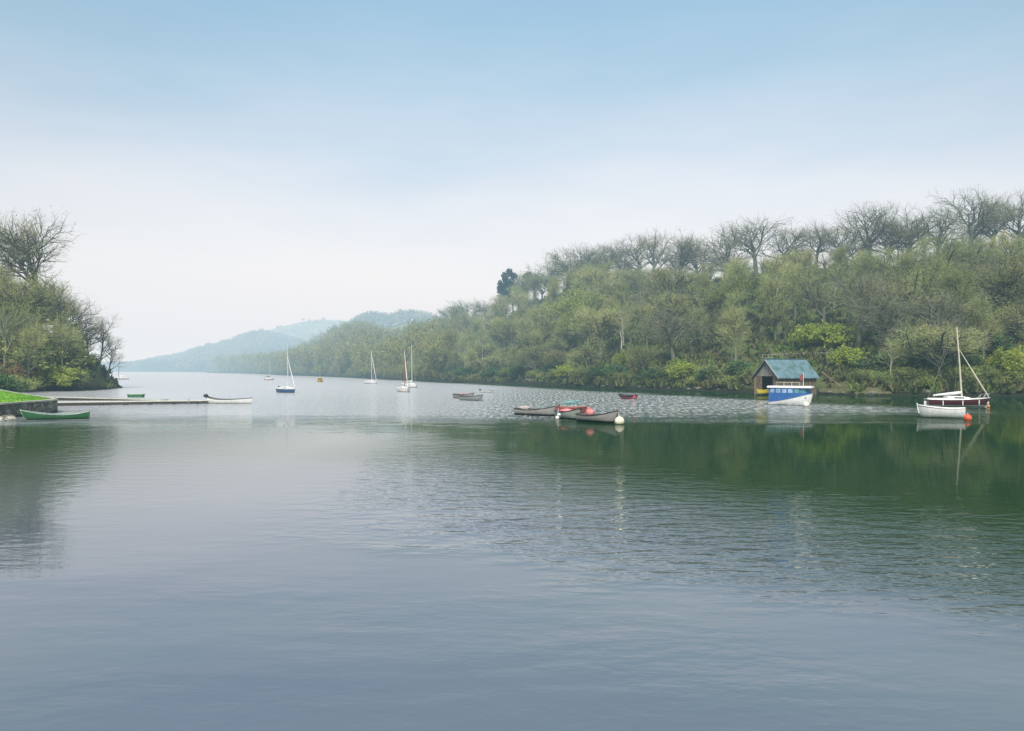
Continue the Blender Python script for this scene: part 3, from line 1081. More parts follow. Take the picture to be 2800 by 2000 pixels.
gx = np.concatenate([np.arange(-260, -130, 8), np.arange(-130, -66, 2.0)])
gy = np.concatenate([np.arange(108, 200, 2.2), np.arange(200, 345, 7)])
V = [(x, y, bank_z(x, y)) for y in gy for x in gx]
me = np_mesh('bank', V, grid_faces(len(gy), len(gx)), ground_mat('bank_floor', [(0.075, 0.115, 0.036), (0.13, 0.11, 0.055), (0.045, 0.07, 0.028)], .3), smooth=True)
tag(link('bank', me), 'steep wooded bank rising behind the lawn', kind='structure')


def lefttree(kind, px, D, ytop, lab, name, cat='tree', wide=1.0, var=None, group=None, rz=None):
    x = (px - CX) / F * D
    z = max(0.1, bank_z(x, D))
    h = H_CAM + (HY - ytop) / F * D - z
    return place_tree(kind, Vector((x, D, z - .2)), h, lab, name, cat, group, var=var, wide=wide, rz=rz)


BEECH = Tree(418, dict(len=[.46, .30, .20, .135, .085, .05], rad=[.024, .0125, .0066, .0034, .0016, .0010], taper=[.75, .45, .42, .45, .5, .5], wob=[.03, .16, .24, .3, .34, .34],
                       up=[.03, .05, .02, .02, .02, .0], n=[9, 6, 5, 4, 4], t0=[.76, .30, .2, .12, .12], ang=[(6, 72), (28, 66), (30, 66), (30, 66), (25, 62)], tube_lev=3, short=.1, minz=-.15,
                       leaf=.25, nleaf=1, leafsize=.006))
KIND['beech'] = [(*BEECH.meshes('beech', BARK, TWIG_GREY, LEAF_RUST), BEECH.width)]
print('beech width', BEECH.width)
lefttree('beech', 92, 166, 546, 'huge bare tree towering over the left bank with limbs fanning out into a dome', 'beech_tree', wide=.95)
LEAN = Tree(433, cfg(TALL, lean=.22, len=[.70, .34, .2, .12, .075], n=[11, 5, 5, 4], ang=[(30, 58), (28, 55), (28, 58), (25, 58)]))
KIND['lean'] = [(*LEAN.meshes('lean', BARK, TWIG_GREY, LEAF), LEAN.width)]
lefttree('lean', 268, 167, 846, 'bare tree leaning out over the water at the tip of the left bank', 'leaning_tree', rz=0, wide=1.0)
lefttree('lean', 292, 169, 915, 'smaller bare tree reaching over the very tip of the left bank', 'leaning_tree', rz=.3, wide=1.1)
for i, (px, D, yt, kind, lab) in enumerate((
        (18, 150, 722, 'bud', 'olive budding tree at the edge of the picture below the huge bare tree'), (66, 153, 716, 'bud', 'yellow olive budding tree directly below the huge bare tree'),
        (118, 158, 742, 'bud', 'broad budding tree in the middle of the left bank'), (160, 160, 765, 'oak', 'bare twiggy tree behind the pale birches of the left bank'),
        (196, 164, 800, 'oak', 'bare round tree on the outer shoulder of the left bank'), (228, 168, 858, 'bud', 'lower budding tree on the outer slope of the left bank'),
        (44, 170, 735, 'oak', 'grey bare tree standing behind the olive trees of the left bank'), (140, 150, 850, 'birch', 'thin pale birch in front of the left bank wood'),
        (98, 148, 830, 'birch', 'slanting pale birch over the lawn end of the left bank'), (30, 146, 850, 'birch', 'pale birch rising straight behind the lawn'),
        (182, 152, 880, 'tall', 'slender tree close to the water on the left bank'), (212, 158, 905, 'tall', 'small slender tree near the outer point of the left bank'),
        (240, 166, 900, 'tall', 'slender tree beside the leaning bare tree'), (75, 143, 870, 'tall', 'slender green tree above the rusty bushes of the left bank'),
        (-40, 152, 730, 'bud', 'budding tree cut by the picture edge behind the lawn'), (-90, 158, 720, 'bud', 'budding tree beyond the edge of the lawn'), (5, 160, 700, 'tall', 'tall slender tree half hidden behind the olive trees'),
        (150, 172, 752, 'tall', 'tall slender tree behind the broad budding tree'),
        (60, 145.5, 800, 'birch', 'pale birch pole in front of the yellow olive tree'), (122, 148.3, 900, 'birch', 'short pale birch at the water on the left bank'), (170, 150, 830, 'birch', 'leaning pale birch above the brightest green bush'),
        (8, 143, 800, 'birch', 'pale birch pole at the edge of the picture'), (212, 160, 880, 'birch', 'pale birch among the trees of the outer shoulder'))):
    lefttree(kind, px, D, yt, lab, {'bud': 'budding_tree', 'oak': 'oak_tree', 'birch': 'birch_tree', 'tall': 'slender_tree'}[kind], var=i % len(KIND[kind]), wide=1.05 if kind in ('bud', 'oak') else .95)
for i, (px, D, yt, kind, lab) in enumerate((
        (165, 148.5, 985, 'yellow_bush', 'brightest green bush at the water under the left bank birches'), (110, 148.5, 1000, 'olive_bush', 'olive bush in the middle of the left bank waterline'),
        (205, 150, 1000, 'olive_bush', 'olive bush near the outer point of the left bank'), (240, 160, 1005, 'olive_bush', 'olive bush below the leaning bare tree'), (268, 170, 1020, 'dark_bush', 'dark low bush on the very tip of the left bank'),
        (300, 176, 1042, 'dark_bush', 'lowest dark scrub where the tip of the left bank meets the water'), (66, 146, 985, 'rust_bush', 'rusty brown bush halfway along the left bank'), (20, 142, 970, 'rust_bush', 'rusty brown bush above the lawn edge'),
        (100, 152, 940, 'rust_bush', 'tallest rusty bush between the left bank birches'), (12, 118, 1010, 'dark_bush', 'dark evergreen bush overhanging the lawn at the picture edge'), (50, 130, 1015, 'olive_bush', 'olive bush behind the far side of the lawn'),
        (80, 140, 1020, 'olive_bush', 'olive bush at the head of the little inlet'), (-30, 120, 1000, 'dark_bush', 'dark bush behind the lawn, outside the picture edge'), (140, 148.5, 1015, 'dark_bush', 'dark bush overhanging the water below the birches'),
        (185, 148.4, 1030, 'dark_bush', 'small dark bush dipping into the water past the bright green one'), (225, 156, 1025, 'dark_bush', 'dark bush dipping into the water near the outer point'), (258, 168, 985, 'dark_bush', 'dark ivy covered bush around the leaning trees'),
        (40, 147, 905, 'olive_bush', 'tall olive thicket between the pale birches of the left bank'), (88, 150, 890, 'olive_bush', 'tall olive thicket in the shade of the huge bare tree'), (130, 151, 930, 'olive_bush', 'olive thicket over the brightest green bush'),
        (178, 155, 930, 'olive_bush', 'olive thicket on the outer slope of the left bank'), (214, 160, 950, 'olive_bush', 'olive thicket just inside the outer point'), (244, 167, 960, 'olive_bush', 'olive thicket at the foot of the leaning bare tree'),
        (0, 146, 890, 'olive_bush', 'olive thicket behind the lawn at the edge of the picture'), (150, 154, 900, 'rust_bush', 'rusty thicket between the middle birches of the left bank'))):
    lefttree(kind, px, D, yt, lab, {'yellow_bush': 'yellow_green_bush', 'dark_bush': 'evergreen_bush', 'olive_bush': 'olive_bush', 'rust_bush': 'rusty_bush'}[kind], 'bush', wide=1.3)
spots = []
while len(spots) < 900:
    x, y = rs.uniform(-125, -78), rs.uniform(114, 185)
    if inside((x, y), BANK):
        spots.append(((x, y, bank_z(x, y) - .1), rs.uniform(.7, 1.6)))
scatter('undergrowth', 'tangled undergrowth covering the left bank', spots, protos, UND, 1)

# ------------------------------------------------------------------ lawn on its stone quay
ZL = 1.28
edge = [(-41.5, 30), (-42.2, 50), (-42.6, 66.9), (-42.9, 74.5), (-43.6, 77.2), (-45.2, 79.2), (-49, 84), (-53.6, 89.5), (-60, 97.5), (-66, 105), (-72, 113), (-100, 122)]


def inset(pl, w):
    r = []
    for i, p in enumerate(pl):
        a = Vector(pl[max(i - 1, 0)])
        b_ = Vector(pl[min(i + 1, len(pl) - 1)])
        t = (b_ - a).normalized()
        n = Vector((-t.y, t.x))
        r.append((p[0] + n.x * w, p[1] + n.y * w))
    return r


GRASS, nt, b = nodes_of('lawn_grass')
g = N(nt, 'ShaderNodeNewGeometry')
n1 = tex_noise(nt, g.outputs['Position'], .25, 4, .6)
n2 = tex_noise(nt, g.outputs['Position'], 6, 4, .7)
c = mixc(nt, map_range(nt, n1.outputs[0], .35, .65), (0.14, 0.36, 0.022), (0.22, 0.46, 0.035))
c = mixc(nt, math_node(nt, 'MULTIPLY', map_range(nt, n2.outputs[0], .4, .7), .4), c, (0.09, 0.20, 0.025))
nt.links.new(c, b.inputs['Base Color'])
b.inputs['Roughness'].default_value = .9
bp = N(nt, 'ShaderNodeBump')
bp.inputs['Distance'].default_value = .06
nt.links.new(n2.outputs[0], bp.inputs['Height'])
nt.links.new(bp.outputs[0], b.inputs['Normal'])

i1 = inset(edge, .55)
V = [(*p, ZL - .03 + .0) for p in i1]
mb = MB()
cent = [(p[0] - 60, min(p[1], 118) - 4, ZL + .5) for p in i1]
o = len(V)
fs = []
for i in range(len(i1) - 1):
    fs.append((i, i + 1, o + i + 1, o + i))
mb.add(V + cent, fs)
lawn = mb.build('lawn', GRASS, smooth=True)
tag(lawn, 'bright mown green lawn behind the stone quay', kind='structure')
# grass blades along the lawn, uncountable
V, Fq = [], []
r8 = random.Random(8)
for q in range(14000):
    i = r8.randrange(len(i1) - 1)
    u, v_ = r8.random(), r8.random() ** 2 * .55
    a = Vector((*i1[i], ZL - .03)).lerp(Vector((*i1[i + 1], ZL - .03)), u)
    b_ = Vector(cent[i]).lerp(Vector(cent[i + 1]), u)
    p = a.lerp(b_, v_)
    if p.y < 52:
        continue
    w_, h = r8.uniform(.01, .03), r8.uniform(.05, .14)
    a = r8.uniform(0, 2 * pi)
    o = len(V)
    V += [(p.x - cos(a) * w_, p.y - sin(a) * w_, p.z), (p.x + cos(a) * w_, p.y + sin(a) * w_, p.z), (p.x + r8.uniform(-.04, .04), p.y + r8.uniform(-.04, .04), p.z + h), (p.x + r8.uniform(-.05, .05), p.y, p.z + h * .9)]
    Fq.append((o, o + 1, o + 2, o + 3))
tag(link('grass', np_mesh('grass', V, Fq, plant_mat('grass_blades', (0.14, 0.34, 0.025), (0.24, 0.48, 0.05), translucent=.3, scale=.5))), 'short bright green grass blades of the mown lawn', kind='stuff')

STONE, nt, b = nodes_of('quay_stone')
tc = N(nt, 'ShaderNodeNewGeometry')
mpn = N(nt, 'ShaderNodeMapping')
mpn.inputs['Scale'].default_value = (1.2, 1.2, 2.6)
nt.links.new(tc.outputs['Position'], mpn.inputs[0])
vo = N(nt, 'ShaderNodeTexVoronoi')
vo.inputs['Scale'].default_value = 1.6
nt.links.new(mpn.outputs[0], vo.inputs['Vector'])
vd = N(nt, 'ShaderNodeTexVoronoi', feature='DISTANCE_TO_EDGE')
vd.inputs['Scale'].default_value = 1.6
nt.links.new(mpn.outputs[0], vd.inputs['Vector'])
hsv = N(nt, 'ShaderNodeSeparateColor')
nt.links.new(vo.outputs['Color'], hsv.inputs[0])
c = mixc(nt, hsv.outputs[0], (0.085, 0.085, 0.072), (0.26, 0.25, 0.20))
n1 = tex_noise(nt, tc.outputs['Position'], 1.2, 5, .7)
c = mixc(nt, math_node(nt, 'MULTIPLY', map_range(nt, n1.outputs[0], .42, .66), .75), c, (0.05, 0.065, 0.03))
c = mixc(nt, map_range(nt, vd.outputs[0], .0, .06), (0.03, 0.03, 0.026), c)
sp = N(nt, 'ShaderNodeSeparateXYZ')
nt.links.new(tc.outputs['Position'], sp.inputs[0])
c = mixc(nt, map_range(nt, sp.outputs[2], .1, .35), (0.03, 0.045, 0.025), c)
nt.links.new(c, b.inputs['Base Color'])
b.inputs['Roughness'].default_value = .9
bp = N(nt, 'ShaderNodeBump')
bp.inputs['Distance'].default_value = .08
nt.links.new(vd.outputs[0], bp.inputs['Height'])
nt.links.new(bp.outputs[0], b.inputs['Normal'])
CONC = paint('pale_concrete', (0.42, 0.41, 0.34), .9, .3, 1.2, (0.14, 0.15, 0.08), .6)

quay = thing('quay_wall', 'low rough stone quay wall edging the green lawn', 'wall', (-43, 77, 0))
base = Vector((-43, 77, 0))
mb = MB()
iw = inset(edge, .5)
V = []
for p, q in zip(edge, iw):
    V += [(p[0] - base.x, p[1] - base.y, -1.2), (p[0] - base.x, p[1] - base.y, ZL - .10), (q[0] - base.x, q[1] - base.y, ZL - .10)]
fs = []
for i in range(len(edge) - 1):
    fs += [(3 * i, 3 * i + 1, 3 * i + 4, 3 * i + 3), (3 * i + 1, 3 * i + 2, 3 * i + 5, 3 * i + 4)]
mb.add(V, fs)
mb.build('wall', STONE, quay)
mb = MB()
V = []
eo = inset(edge, -.06)
for p, q in zip(eo, inset(edge, .62)):
    V += [(p[0] - base.x, p[1] - base.y, ZL - .12), (p[0] - base.x, p[1] - base.y, ZL + .012), (q[0] - base.x, q[1] - base.y, ZL + .012), (q[0] - base.x, q[1] - base.y, ZL - .12)]
fs = []
for i in range(len(edge) - 1):
    a, b_ = 4 * i, 4 * (i + 1)
    fs += [(a + k, a + k + 1, b_ + k + 1, b_ + k) for k in range(3)]
mb.add(V, fs)
mb.build('coping', CONC, quay)
# loose stones at the foot of the wall
for i, (x, y, s) in enumerate(((-41.9, 63.2, .42), (-41.3, 64.3, .5), (-40.9, 65.6, .36), (-41.7, 66.6, .45), (-41.6, 61.6, .5))):
    o = MB().blob((0, 0, 0), (s * 1.3, s, s * .62), i, .35).build('shore_stone', CONC if i < 3 else STONE, smooth=False, loc=(x, y, .08))
    tag(o, f'{["pale block", "largest pale block", "small pale block", "mossy grey stone", "grey stone"][i]} in the water at the foot of the quay wall', 'stone', 'stones at the foot of the quay')
    if i == 4:
        o['label'] = 'grey stone at the foot of the quay wall, outermost of the stones'

# jetties
DECK = wood('weathered_deck', (0.60, 0.59, 0.50), .85, (5, .35, 5))
DARKW = wood('wet_timber', (0.045, 0.042, 0.032), .7)


def jetty(name, label, p0, p1, wdt, z0, z1, group):
    a, b_ = Vector((*p0, 0)), Vector((*p1, 0))
    L = (b_ - a).length
    rz = math.atan2(b_.y - a.y, b_.x - a.x)
    t = thing(name, label, 'jetty', a, rz, group)
    n = int(L / .22)
    mb, r = MB(), random.Random(12)
    for i in range(n):
        u = (i + .5) / n
        mb.box((u * L, 0, z0 + (z1 - z0) * u + r.uniform(-.006, .006)), (L / n - .015, wdt * r.uniform(.985, 1.01), .045))
    mb.build('deck', DECK, t)
    ang = math.atan2(z1 - z0, L)
    for s in (-1, 1):
        M = Matrix.Rotation(-ang, 3, 'Y')
        MB().box((L / 2, s * (wdt / 2 - .06), (z0 + z1) / 2 - .15), (L, .09, .24), M=M).build('beam', DARKW, t)
    k = 0
    x = .4
    while x < L:
        zz = z0 + (z1 - z0) * x / L
        for s in (-1, 1):
            MB().tube([(x, s * (wdt / 2 - .18), -1.5), (x, s * (wdt / 2 - .18), zz - .03)], .09, 8).build('pile', DARKW, t)
        x += 2.6
    return t


jetty('jetty', 'long narrow timber jetty in front with the white boat at its end', (-52.8, 91.2), (-36.6, 96.8), 3.2, .36, .36, 'timber jetties')
jetty('jetty', 'timber jetty behind, sinking to the water at its outer end', (-62.5, 107.5), (-45.5, 105.2), 2.2, .42, .10, 'timber jetties')
p = at(517, 1099.5, .36)
o = MB().tube([(0, 0, -.1), (0, 0, .28)], .07, 8).box((0, 0, .24), (.34, .08, .07)).build('mooring_post', paint('galvanised', (.35, .36, .36), .5, .2), loc=(p.x, p.y - .2, .38))
tag(o, 'small grey mooring post standing on the front jetty', 'post')

# ------------------------------------------------------------------ boats: generator
def hull_fn(L, B, fb, draft, sb, ss, tr, bow=2.2, rake=.35, sp=2.0, s0=.3):
    def sec(s):
        if s < .5:
            q = s / .5
            hb = B / 2 * (tr + (1 - tr) * sin(q * pi / 2) ** .9)
        else:
            q = (s - .5) / .5
            hb = B / 2 * max(0.0, 1 - q ** bow) ** .85
        zs = fb + sb * max(0, (s - s0) / (1 - s0)) ** sp + ss * max(0, (.35 - s) / .35) ** 2
        kz = -draft + (zs + draft) * .35 * max(0, (s - .75) / .25) ** 2.5
        return hb, zs, kz
    return sec, L, rake


def hull_pt(fn, s, u, side, inset_=0.0, zofs=0.0):
    sec, L, rake = fn
    hb, zs, kz = sec(s)
    z = kz + (zs - kz) * u ** 1.35
    y = max(0, hb - inset_) * sin(u * pi / 2) ** .62
    x = -L / 2 + L * s - (1 - u) * rake * max(0, (s - .55) / .45) ** 2 - inset_ * (1 if s > .97 else 0)
    return Vector((x, side * y, z + zofs))


def make_hull(fn, parent, mat_out, mat_in=None, open_=True, floor=.06, name='hull'):
    NS, NU = 22, 9
    mb = MB()
    for side in (-1, 1):
        V = [hull_pt(fn, i / (NS - 1), j / (NU - 1), side) for i in range(NS) for j in range(NU)]
        fs = [(i * NU + j, (i + 1) * NU + j, (i + 1) * NU + j + 1, i * NU + j + 1) for i in range(NS - 1) for j in range(NU - 1)]
        if side > 0:
            fs = [f[::-1] for f in fs]
        mb.add(V, fs, 0)
    # transom
    V = [hull_pt(fn, 0, j / (NU - 1), -1) for j in range(NU)] + [hull_pt(fn, 0, j / (NU - 1), 1) for j in range(NU)]
    mb.add(V, [(j, NU + j, NU + j + 1, j + 1) for j in range(NU - 1)], 0)
    if open_:
        def inn(s, u, side):
            p = hull_pt(fn, s, u, side, .045)
            p.z = max(p.z, floor)
            p.x = min(max(p.x, -fn[1] / 2 + .04), fn[1] / 2 - .06)
            return p
        for side in (-1, 1):
            V = [inn(i / (NS - 1), j / (NU - 1), side) for i in range(NS) for j in range(NU)]
            fs = [(i * NU + j, i * NU + j + 1, (i + 1) * NU + j + 1, (i + 1) * NU + j) for i in range(NS - 1) for j in range(NU - 1)]
            mb.add(V, fs, 1)
        V = [inn(0, j / (NU - 1), -1) for j in range(NU)] + [inn(0, j / (NU - 1), 1) for j in range(NU)]
        mb.add(V, [(j, j + 1, NU + j + 1, NU + j) for j in range(NU - 1)], 1)
        # rim closing outer and inner skin
        for side in (-1, 1):
            V = []
            for i in range(NS):
                V += [hull_pt(fn, i / (NS - 1), 1, side), inn(i / (NS - 1), 1, side)]
            mb.add(V, [(2 * i, 2 * i + 1, 2 * i + 3, 2 * i + 2) for i in range(NS - 1)], 0)
    return mb.build(name, [mat_out, mat_in or mat_out], parent, smooth=True)


def make_gunwale(fn, parent, mat, r=.035, transom=True):
    NS = 22
    mb = MB()
    for side in (-1, 1):
        mb.tube([hull_pt(fn, i / (NS - 1), 1, side) + Vector((0, side * .012, .01)) for i in range(NS)], r, 6)
    if transom:
        mb.tube([hull_pt(fn, 0, 1, -1) + Vector((0, 0, .012)), hull_pt(fn, 0, 1, 1) + Vector((0, 0, .012))], r, 6)
    return mb.build('gunwale', mat, parent, smooth=True)


def make_deck(fn, parent, mat, camber=.05, ofs=.0, s0=0.0, s1=1.0):
    NS = 18
    V, fs = [], []
    for i in range(NS):
        s = s0 + (s1 - s0) * i / (NS - 1)
        l, r_ = hull_pt(fn, s, 1, -1), hull_pt(fn, s, 1, 1)
        c = (l + r_) / 2 + Vector((0, 0, camber * min(1, abs(r_.y) * 2)))
        V += [l + Vector((0, 0, ofs)), c + Vector((0, 0, ofs)), r_ + Vector((0, 0, ofs))]
    for i in range(NS - 1):
        fs += [(3 * i, 3 * i + 3, 3 * i + 4, 3 * i + 1), (3 * i + 1, 3 * i + 4, 3 * i + 5, 3 * i + 2)]
    return MB().add(V, fs).build('deck', mat, parent, smooth=True)


def thwarts(fn, parent, mat, ss=(.2, .45, .7), zf=.72, wd=.24):
    for s in ss:
        hb, zs, kz = fn[0](s)
        z = kz + (zs - kz) * zf
        y = hull_pt(fn, s, zf ** (1 / 1.35), 1, .05).y
        x = -fn[1] / 2 + fn[1] * s
        MB().box((x, 0, z), (wd, 2 * y, .035)).build('thwart', mat, parent)


def stem_post(fn, parent, mat, up=.12, r=.035):
    a, b_ = hull_pt(fn, 1, .15, 1), hull_pt(fn, 1, 1, 1)
    m_ = hull_pt(fn, 1, .6, 1)
    MB().tube([a + Vector((.01, 0, 0)), m_ + Vector((.02, 0, 0)), b_ + Vector((.02, 0, 0)), b_ + Vector((.03, 0, up))], r, 6).build('stem', mat, parent)


DARK = paint('dark_trim', (.035, .03, .026), .6, .3)
BLACK = paint('black_rubber', (.018, .018, .02), .5, .3)
WHITE = paint('white_gelcoat', (.80, .80, .77), .3, .1, 2, (.40, .38, .28), .25)
CREAM = paint('cream_paint', (.72, .70, .60), .4, .12, 2, (.4, .36, .22), .3)
VARN = wood('varnished_wood', (.24, .12, .05), .4)
GREYIN = wood('grey_inside', (.20, .19, .17), .8)
ALU = paint('mast_alloy', (.55, .57, .56), .35, .1)
PALE_SPAR = paint('cream_spar', (.66, .62, .46), .5, .1)
ROPE = paint('rope', (.45, .42, .34), .9, .2)
GLASS = paint('smoked_glass', (.05, .065, .075), .12, .2)
SAILW = paint('sail_cover_white', (.74, .75, .74), .8, .12)
NAVY = paint('sail_cover_navy', (.02, .06, .16), .8, .2)


def outboard(parent, fn, cowl, tilt=0.0, k=1.0, name='outboard_motor'):
    hb, zs, kz = fn[0](0)
    e = thing(name, None, None, (-fn[1] / 2 - .04, 0, zs))
    e.parent = parent
    R = Matrix.Rotation(tilt, 3, 'Y')
    MB().blob((R @ Vector((-.16 * k, 0, .24 * k))), (.23 * k, .15 * k, .17 * k), 2, .08).build('cowl', cowl, e, smooth=True)
    MB().tube([R @ Vector((-.15 * k, 0, .12 * k)), R @ Vector((-.16 * k, 0, -.5 * k))], .055 * k, 8).box(R @ Vector((-.05, 0, .02)), (.12 * k, .2 * k, .22 * k)).build('leg', DARK, e)
    return e


def rowboat(name, label, loc, rz, L, B, top, bottom, rim=DARK, inside_=None, fb=.42, sb=.28, ss=.08, tr=.62, group=None, zline=.07, post=True, rake=.3, bow=2.1):
    t = thing(name, label, 'boat', loc, rz, group)
    fn = hull_fn(L, B, fb, .16, sb, ss, tr, bow, rake)
    hm = hull_paint(name + '_paint', top, bottom, zline)
    make_hull(fn, t, hm, inside_ or GREYIN)
    make_gunwale(fn, t, rim)
    thwarts(fn, t, inside_ or GREYIN)
    if post:
        stem_post(fn, t, rim)
    return t, fn


def sailboat(label, loc, rz, L, B, top, bottom, mast_h, mast=ALU, cover=SAILW, stripe=None, group=None, boom_up=.0, jib=True, motor=False, cabin=WHITE, rake=.03, fb=.62, zline=.1, shrouds=True, cab_s=(.36, .68), trim=None, furl_at=.72, thick=1.0):
    t = thing('sailing_boat', label, 'sailboat', loc, rz, group)
    fn = hull_fn(L, B, fb, .3, .22, .03, .72, 2.1, .5)
    hm = hull_paint('sailing_hull', top, bottom, zline, stripe=stripe)
    make_hull(fn, t, hm, open_=False)
    make_deck(fn, t, cabin)
    make_gunwale(fn, t, trim or cabin, .03)
    # coachroof with windows
    NS = 8
    V, fs = [], []
    for i in range(NS):
        s = cab_s[0] + (cab_s[1] - cab_s[0]) * i / (NS - 1)
        hb, zs, kz = fn[0](s)
        hgt = (.34 if i > 0 else .36) * (1 - .55 * (i / (NS - 1)) ** 3) * L / 6
        x = -L / 2 + L * s
        y = hb * .62
        V += [(x, -y, zs - .04), (x, -y * .88, zs + hgt), (x, 0, zs + hgt + .05), (x, y * .88, zs + hgt), (x, y, zs - .04)]
    for i in range(NS - 1):
        for k in range(4):
            fs.append((5 * i + k, 5 * i + 5 + k, 5 * i + 6 + k, 5 * i + 1 + k))
    fs += [(0, 1, 2, 3, 4), tuple((NS - 1) * 5 + k for k in (4, 3, 2, 1, 0))]
    cab = MB().add(V, fs).build('cabin', cabin, t)
    for side in (-1, 1):
        i0, i1_ = 2, 5
        Vw = []
        for i in (i0, i1_):
            a = Vector(V[5 * i + (0 if side < 0 else 4)])
            b_ = Vector(V[5 * i + (1 if side < 0 else 3)])
            n = Vector((0, side * .012, .003))
            Vw += [a.lerp(b_, .42) + n, a.lerp(b_, .82) + n]
        MB().add(Vw, [(0, 2, 3, 1)]).build('cabin_window', GLASS, cab)
    # cockpit coaming
    hb, zs, kz = fn[0](.2)
    mb = MB()
    for side in (-1, 1):
        mb.box((-L / 2 + L * .2, side * hb * .66, zs + .07), (L * .3, .05, .18))
    mb.build('coaming', cabin, t)
    # mast, boom, sail
    sm = .56
    hb, zs, kz = fn[0](sm)
    mx = -L / 2 + L * sm
    zb = zs + .3
    top_p = Vector((mx - rake * mast_h, 0, mast_h))
    MB().tube([(mx, 0, zb - .25), ((mx + top_p.x) / 2, 0, (zb + mast_h) / 2), top_p], [.062 * thick, .058 * thick, .042 * thick], 8).build('mast', mast, t, smooth=True)
    bl = L * .45
    ba = Vector((mx - .05, 0, zb + .35))
    be = ba + Vector((-bl * cos(boom_up), 0, bl * sin(boom_up)))
    MB().tube([ba, be], .04, 8).build('boom', mast, t)
    if cover:
        pts = [ba.lerp(be, q / 6) + Vector((0, 0, .07 + .05 * (1 - q / 6))) for q in range(7)]
        MB().tube(pts, [.15, .16, .15, .135, .12, .10, .06], 8).build('furled_sail', cover, t, smooth=True)
    bow_p = hull_pt(fn, 1, 1, 1) + Vector((-.15, 0, .02))
    mp_ = Vector((mx, 0, zb)).lerp(top_p, furl_at)
    if jib:
        MB().tube([bow_p + Vector((0, 0, .1)), bow_p.lerp(mp_, .4), bow_p.lerp(mp_, .97)], [.035 * thick, .055 * thick, .02 * thick], 6).build('furled_jib', mast if jib == 'spar' else SAILW, t)
    else:
        MB().tube([bow_p, mp_], .012, 4).build('forestay', ROPE, t)
    if shrouds:
        for side in (-1, 1):
            hb2, zs2, _ = fn[0](sm - .06)
            MB().tube([mp_, (mx - L * .06, side * hb2 * .96, zs2)], .011, 4).build('shroud', ROPE, t)
        MB().tube([top_p, (-L / 2 + .1, 0, fn[0](0)[1])], .009, 4).build('backstay', ROPE, t)
    # rudder
    MB().box((-L / 2 - .12, 0, .12), (.3, .05, .9)).build('rudder', cabin, t)
    if motor:
        outboard(t, fn, DARK, 0, .9)
    return t, fn


# -- far sailing boats
p = at(327, 1038)
sailboat('grey white sailing boat moored just past the tip of the left bank', p, radians(200), 6.0, 2.1, (.55, .54, .52), (.22, .16, .14), 9.0, mast=DARK, cover=SAILW, group='moored sailing boats', thick=1.3)
p = at(737, 1040)
sailboat('tiny brown and white boat near the far shore with a very thin mast', p, radians(-20), 4.0, 1.6, (.45, .36, .33), (.12, .08, .07), 7.5, cover=DARK, group='moored sailing boats', jib=False, motor=True, fb=.45)
p = at(785, 1074)
sailboat('navy blue hulled sailing boat with white deck and tilted boom', p, radians(-42), 5.0, 1.9, (.03, .10, .22), (.02, .05, .10), 8.9, stripe=((.75, .76, .75), .62), group='moored sailing boats', boom_up=.38, cover=None, motor=True, fb=.72, thick=1.15, furl_at=.66)
p = at(1015, 1050)
sailboat('white sailing boat with a navy blue sail cover on its boom', p, radians(-48), 5.4, 2.0, (.78, .78, .78), (.30, .36, .45), 9.2, cover=NAVY, group='moored sailing boats', thick=1.35, furl_at=.92)
p = at(1105, 1072)
sailboat('cream white sailing boat with a brown mast, nearer of the overlapping two', p, radians(-68), 5.2, 2.0, (.76, .75, .68), (.34, .30, .22), 7.9, mast=VARN, cover=SAILW, group='moored sailing boats', thick=1.2, furl_at=.95)
p = at(1125, 1060.5)
sailboat('white sailing boat with a tall pale mast behind the cream one', p, radians(-60), 5.6, 2.0, (.78, .78, .78), (.12, .13, .14), 9.4, cover=SAILW, group='moored sailing boats', thick=1.2, jib=False)

# yellow boat, seen end-on, with a hood over twin openings and a whip mast
p = at(875, 1045)
YEL = paint('yellow_paint', (.62, .46, .05), .5, .2, 2, (.25, .18, .04), .3)
t, fn = rowboat('yellow_boat', 'small yellow boat with a hooded cabin near the far shore', p, radians(-78), 4.0, 1.95, (.62, .46, .05), (.30, .22, .05), rim=YEL, inside_=YEL, fb=.5, sb=.15)
mb = MB()
for y in (-.62, 0, .62):
    mb.box((.55, y, .85), (.08, .12, .62))
mb.box((.0, 0, 1.19), (1.5, 1.5, .08)).box((-.6, 0, .8), (.06, 1.4, .7))
mb.build('cabin', YEL, t)
MB().tube([(.2, 0, 1.2), (.2, 0, 4.6)], [.04, .02], 6).build('mast', paint('yellow_spar', (.6, .5, .25), .5), t)

